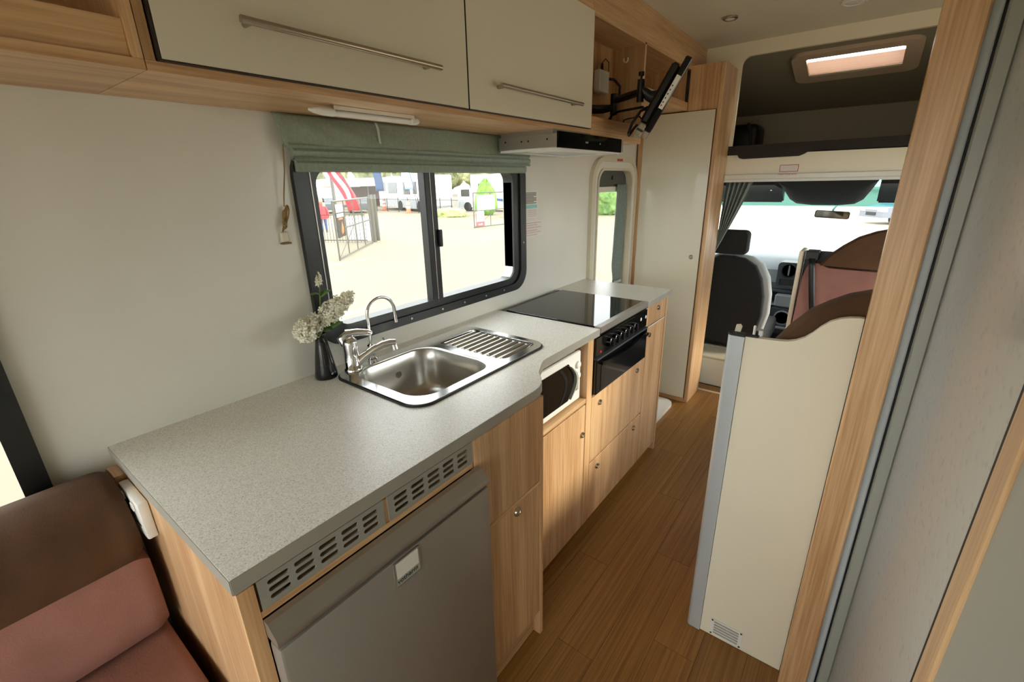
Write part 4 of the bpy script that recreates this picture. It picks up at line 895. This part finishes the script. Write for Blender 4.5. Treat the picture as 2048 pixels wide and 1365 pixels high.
car('parked_car', 'dark car parked behind the open mesh gate, near the light pole', frame3((-44.5, 27.6, GZ), (1, -.6, 0), (0, 0, 1)), 'car_dark'); car('parked_car', 'dark car parked behind the open mesh gate, under the red flag', frame3((-42, 28.6, GZ), (1, -.6, 0), (0, 0, 1)), 'car_dark')
gc = car('silver_car', 'silver hatchback seen through the windscreen', frame3((1.75, 31.0, GZ), (.80, .60, 0), (0, 0, 1)), 'car_silver')
for a in (.05,): 
    M_ = frame3((1.75, 31.0, GZ), (.80, .60, 0), (0, 0, 1)); lbx('lamp', 'white_glass', gc, M_, -.02, .2, .66, .78, -1.6, -1.3); lbx('lamp', 'white_glass', gc, M_, -.02, .2, .66, .78, -.4, .01); lbx('grille', 'black_plastic', gc, M_, -.02, .02, .45, .62, -1.2, -.5)
# shed
Ms = frame3((-56, 33.5, GZ), (9, 4.6, 0), (0, 0, 1)); sh = thing('open_shed', 'open shed with a pale pitched roof behind the flags', 'shed', (-51, 37, GZ))
obj('roof', G().plate([(-.3, 2.45), (.3, 2.5), (12.6, 2.5), (12.6, 3.45), (1.6, 3.45), (-.9, 3.3)], [], 'z', -4, .3).tf(Ms), 'shed_roof', sh); lbx('back_wall', 'shed_dark', sh, Ms, 0, 12.3, 0, 2.45, -4, -3.8)
for k in range(6): lbx('post', 'galv', sh, Ms, k * 2.4, k * 2.4 + .14, 0, 2.46, -.2, 0)
# perimeter fence
pf = thing('perimeter_fence', 'low black pool fence along the far edge of the concrete yard', 'fence', (-34, 30, GZ)); fp = [Vector((-45, 29.6, 0)), Vector((-41.4, 30.5, 0)), Vector((-36.1, 30.4, 0)), Vector((-30.4, 29.2, 0)), Vector((-25.9, 28.9, 0))]
for A, B_ in zip(fp, fp[1:]):
    for zz in (.12, 1.2): obj('rail', G().cyl((A.x, A.y, GZ + zz), (B_.x, B_.y, GZ + zz), .022, n=6), 'fence_black', pf)
    obj('bars', bars(G(), A, B_, GZ + .1, GZ + 1.2, int((B_ - A).length / .14), .008), 'fence_black', pf, kind='stuff')
    for k in range(3): p = A.lerp(B_, k / 3); obj('post', G().cyl((p.x, p.y, GZ), (p.x, p.y, GZ + 1.4), .035, n=6), 'fence_black', pf)
bf = thing('bar_fence', 'black upright bar fence behind the open gate', 'fence', (-18.3, 12, GZ)); A, B_ = Vector((-20.4, 11.2, 0)), Vector((-17.2, 12.9, 0))
for zz in (.1, 1.25): obj('rail', G().cyl((A.x, A.y, GZ + zz), (B_.x, B_.y, GZ + zz), .02, n=6), 'fence_black', bf)
for k in range(25): p = A.lerp(B_, k / 24); obj('bar', G().cyl((p.x, p.y, GZ), (p.x, p.y, GZ + 1.27), .010, n=6), 'fence_black', bf)
def gate(nm, lb, A, B_, z1, nd, rmid):
    t = thing(nm, lb, 'gate', ((A.x + B_.x) / 2, (A.y + B_.y) / 2, GZ)); M_ = frame3((A.x, A.y, GZ), B_ - A, (0, 0, 1)); ln_ = (B_ - A).length
    for zz in (.06, rmid, z1): lcyl('rail', 'galv', t, M_, (0, zz, 0), (ln_, zz, 0), .03, 8)
    for k in range(nd + 1): lcyl('upright', 'galv', t, M_, (ln_ * k / nd, 0 if k in (0, nd) else .06, 0), (ln_ * k / nd, z1, 0), .03 if k in (0, nd) else .022, 8)
    lcyl('brace', 'galv', t, M_, (.1, .1, 0), (ln_ * .48, rmid, 0), .014, 6)
    return t, M_
g1, Mg = gate('mesh_gate', 'open mesh yard gate carrying a black flame banner', Vector((-13.4, 8.99, 0)), Vector((-16.66, 12.79, 0)), 2.0, 4, 1.05)
obj('mesh', bars(G(), Vector((-13.4, 8.99, 0)), Vector((-16.66, 12.79, 0)), GZ + .06, GZ + 2.0, 90, .0016), 'galv', g1, kind='stuff')
bn = thing('gate_banner', 'black banner with an orange flame hung on the open gate', 'banner', (-13.9, 9.5, GZ + .9))
lbx('board', 'sign_black', bn, Mg, .12, .98, .78, 1.80, .035, .05); lbx('top_panel', 'rv_grey', bn, Mg, .12, .98, 1.62, 1.9, .051, .055); lbx('title_strip', 'rv_white', bn, Mg, .16, .94, 1.46, 1.58, .051, .056); lbx('sub_strip', 'flame', bn, Mg, .3, .8, 1.37, 1.43, .051, .056)
obj('flame', G().plate([(.55, .86), (.72, .92), (.80, 1.05), (.74, 1.18), (.68, 1.30), (.62, 1.22), (.55, 1.12), (.50, .98)], [], 'z', .051, .057).tf(Mg), 'flame', bn)
ws2 = thing('roofing_stack', 'white corrugated panel leaning behind the bar fence', 'panel', (-17.8, 12.9, GZ)); Mp = frame3((-18.3, 12.6, GZ), (1.0, .65, 0), (0, 0, 1))
for k in range(4): lbx('sheet', 'rv_white', ws2, Mp, k * .3, k * .3 + .28, .05, 1.15, .0, .03)
for k, (xx, yy) in enumerate(((-16.95, 13.15), (-17.35, 13.65))): obj('gate_post', G().cyl((xx, yy, GZ), (xx, yy, GZ + 2.1), .09, n=10), 'galv', label=('steel gate post beside the white panel', 'steel gate post beside the open gate end')[k], cat='post')
g2, Mg2 = gate('yard_gate', 'open yard gate carrying a blank white sign', Vector((-17.2, 20.4, 0)), Vector((-16.9, 24.6, 0)), 1.98, 3, 1.0)
sg = thing('white_sign', 'blank white sign board on the yard gate', 'sign', (-17, 21.3, GZ + 1)); lbx('board', 'rv_white', sg, Mg2, .25, 1.75, 1.0, 1.85, .035, .05); lbx('back_rail', 'galv', sg, Mg2, .3, 1.7, 1.4, 1.45, .02, .034)
s5 = thing('speed_sign', 'maroon and white 5 speed limit sign low on the yard gate', 'sign', (-17.1, 20.8, GZ + .05)); lbx('board', 'sign_maroon', s5, Mg2, .12, .82, .08, .86, .035, .05); lbx('panel', 'rv_white', s5, Mg2, .16, .78, .36, .95, .051, .056)
text('numeral', '5', .4, Mg2 @ Matrix.Translation((.47, .64, .06)), 'sign_maroon', s5); text('lettering', 'km/h', .16, Mg2 @ Matrix.Translation((.47, .2, .055)), 'rv_white', s5)
# flags
def flag(lb, base, lean, h, wd_, mat, strip=None):
    t = thing('feather_flag', lb, 'flag', (base[0], base[1], GZ), group=None); b = Vector((base[0], base[1], GZ)); sx_ = Vector((.77, .63, 0))
    P = lambda s: b + Vector((0, 0, h * s)) + sx_ * lean * s ** 2
    obj('pole', G().tube([P(k / 8) for k in range(9)], .025, 6), 'galv', t)
    f = obj('cloth', G().grid(lambda u_, v_: P(.3 + .7 * u_) + sx_ * (-wd_ * v_ * (1 - .25 * u_)) + Vector((.05 * math.sin(u_ * 9), .05 * math.sin(u_ * 7 + v_), 0)), 14, 4), mat, t, solid=.01)
    if strip: obj('print', G().grid(lambda u_, v_: P(.42 + .45 * u_) + sx_ * (-wd_ * (.3 + .35 * v_) * (1 - .25 * u_)) + Vector((.05 + .05 * math.sin(u_ * 9), -.05 + .05 * math.sin(u_ * 7 + v_), 0)), 10, 2), strip, t, solid=.01)
flag('red feather flag with a white strip behind the open gate', (-18.1, 13.6), -2.0, 4.6, .62, 'flag_red', 'rv_white'); flag('pale pink feather flag beside the red flag', (-21.8, 15.3), -1.5, 5.0, .6, 'flag_pink')
flag('navy feather flag before the shed', (-39.6, 31.6), -.5, 6.5, .9, 'flag_navy', None); flag('pale blue feather flag before the white bus', (-34.2, 31.1), -1.6, 7.0, .9, 'flag_blue', 'rv_white')
for k, (xx, yy) in enumerate(((-40.0, 31.7), (-33.6, 29.5))):
    t = thing('safety_cone', ('orange and white bollard cone before the bus, nearer the shed', 'orange and white bollard cone before the bus wheel')[k], 'cone', (xx, yy, GZ))
    obj('base', G().lathe((xx, yy, GZ + .01), [(.32, 0), (.32, .1), (.22, .12)], 12), 'cone_orange', t); obj('shaft', G().lathe((xx, yy, GZ + .12), [(.22, 0), (.14, .95), (.10, 1.0)], 12), 'cone_orange', t)
    for zz in (.3, .65): obj('band', G().lathe((xx, yy, GZ + .12 + zz), [(.225 - .08 * zz, 0), (.21 - .08 * zz, .2)], 12), 'rv_white', t)
obj('light_pole', G().cyl((-20.2, 13.4, GZ), (-20.35, 13.5, 6.5), .09, .06, 10), 'galv', label='tall steel light pole beside the pale caravan', cat='pole')
for k, (xx, yy) in enumerate(((-21.9, 37), (-20.3, 38), (-17.5, 37))): obj('lamp_pole', G().cyl((xx, yy, GZ), (xx, yy, 6), .07, .05, 8), 'galv', label='thin grey pole rising behind the parked motorhomes', cat='pole', group='poles behind the motorhomes')
# person in the red jacket, walking away
def person():
    t = thing('person', 'person in a red hooded jacket and blue jeans walking behind the gate', 'person', (-23.7, 14.74, GZ))
    q = Vector((-23.73, 14.74, GZ)); R_ = frame3(tuple(q), (.53, .85, 0), (0, 0, 1))   # local x: sideways, y: up, z: toward camera
    def el(nm, mat, rings, par=t, n=12): return obj(nm, G().loft([[Vector((cx + rx * math.cos(a), h, cz + rz * math.sin(a))) for a in [2 * math.pi * k / n for k in range(n)]] for h, cx, cz, rx, rz in rings]).tf(R_), mat, par, ang=60)
    for s in (-1, 1):
        el('leg', 'jeans', [(.07, s * .12, -.04 * s, .055, .07), (.25, s * .12, -.03 * s, .06, .065), (.45, s * .115, -.02 * s, .072, .08), (.65, s * .11, 0, .088, .095), (.84, s * .10, 0, .10, .12)])
        el('shoe', 'shed_dark', [(.0, s * .13, -.06 * s, .05, .13), (.05, s * .13, -.06 * s, .055, .13), (.09, s * .125, -.04 * s, .045, .07)])
        el('sleeve', 'jacket_red', [(.80, s * .31, .03, .045, .05), (.95, s * .32, .02, .055, .06), (1.15, s * .29, .0, .065, .075), (1.36, s * .22, 0, .07, .085), (1.42, s * .17, 0, .05, .07)])
        el('hand', 'skin', [(.70, s * .30, .04, .02, .03), (.75, s * .305, .04, .035, .045), (.80, s * .31, .03, .03, .035)])
    el('jacket', 'jacket_red', [(.74, 0, 0, .235, .17), (.80, 0, 0, .25, .185), (1.0, 0, 0, .245, .18), (1.2, 0, 0, .235, .165), (1.36, 0, 0, .215, .14), (1.44, 0, 0, .12, .10), (1.48, 0, 0, .07, .075)])
    el('head', 'hair', [(1.45, 0, 0, .055, .06), (1.50, 0, 0, .075, .085), (1.58, 0, 0, .09, .105), (1.66, 0, 0, .085, .10), (1.71, 0, 0, .05, .06)])
    el('face', 'skin', [(1.50, 0, -.085, .04, .02), (1.56, 0, -.098, .06, .025), (1.62, 0, -.095, .055, .022)])
person()
# planting
def blob(nm, lb, c, rx, ry, rz, mat, amp=.16, sub=4, trunk=0., group=None, cat='bush'):
    t = thing(nm, lb, cat, (c[0], c[1], GZ), group=group); g = G().ball((0, 0, 0), 1, 1, 1, sub); ph = random.random() * 9
    for v in g.bm.verts:
        p = v.co.copy(); k = 1 + amp * (math.sin(p.x * 5 + ph) * math.sin(p.y * 6 + ph * 2) * math.sin(p.z * 5 + ph) + .5 * math.sin(p.x * 13 + ph) * math.sin(p.y * 12) * math.sin(p.z * 14)) + random.uniform(-.05, .05)
        v.co = Vector((c[0] + p.x * k * rx, c[1] + p.y * k * ry, c[2] + p.z * k * rz))
    obj('crown', g, mat, t, ang=180)
    if trunk: obj('trunk', G().cyl((c[0], c[1], GZ), (c[0], c[1], c[2] - rz * .5), trunk, trunk * .7, 8), 'bark', t)
obj_b = thing('conical_bush', 'bright green conical bush behind the yard gate', 'bush', (-24.3, 29.9, GZ)); g = G().lathe((-24.3, 29.9, GZ), [(.5, 0), (.95, .5), (.95, 1.2), (.75, 1.9), (.45, 2.5), (.12, 2.85)], 20)
for vv in g.bm.verts: vv.co += Vector((random.uniform(-.07, .07), random.uniform(-.07, .07), random.uniform(-.05, .05)))
obj('crown', g, 'conifer', obj_b, ang=180); obj('stem', G().cyl((-24.3, 29.9, GZ - .02), (-24.3, 29.9, GZ + .3), .1, n=8), 'bark', obj_b)
blob('round_bush', 'rounded green bush seen through the entry door window', (-15.2, 34.0, GZ + 1.3), 1.7, 1.5, 1.7, 'shrub', .25)
blob('low_mound', 'low yellow green mound of groundcover before the motorhome', (-26.0, 27.4, GZ + .15), 1.5, .9, .55, 'mound'); blob('shrub', 'leafy green shrub behind the yard gate', (-20.2, 29.0, GZ + .6), 1.3, .9, 1.0, 'shrub', .3)
for k in range(20):
    a = -62 + k * 4.6; a = math.radians(a); D = 104 + 10 * math.sin(k * 2.1); xx, yy = D * math.sin(a) - 6, D * math.cos(a) + 4
    blob('gum_tree', ('dark olive gum tree in the distant row behind the sheds', 'pale yellowish gum tree in the distant row behind the sheds')[k % 2], (xx, yy, GZ + .5 + 1.25 * (4.4 + math.sin(k))), 4.1, 3.8, 4.4 + math.sin(k), ('gum_leaves', 'gum_leaves_pale')[k % 2], .2, 4, .35, ('distant dark gum trees', 'distant pale gum trees')[k % 2], 'tree')
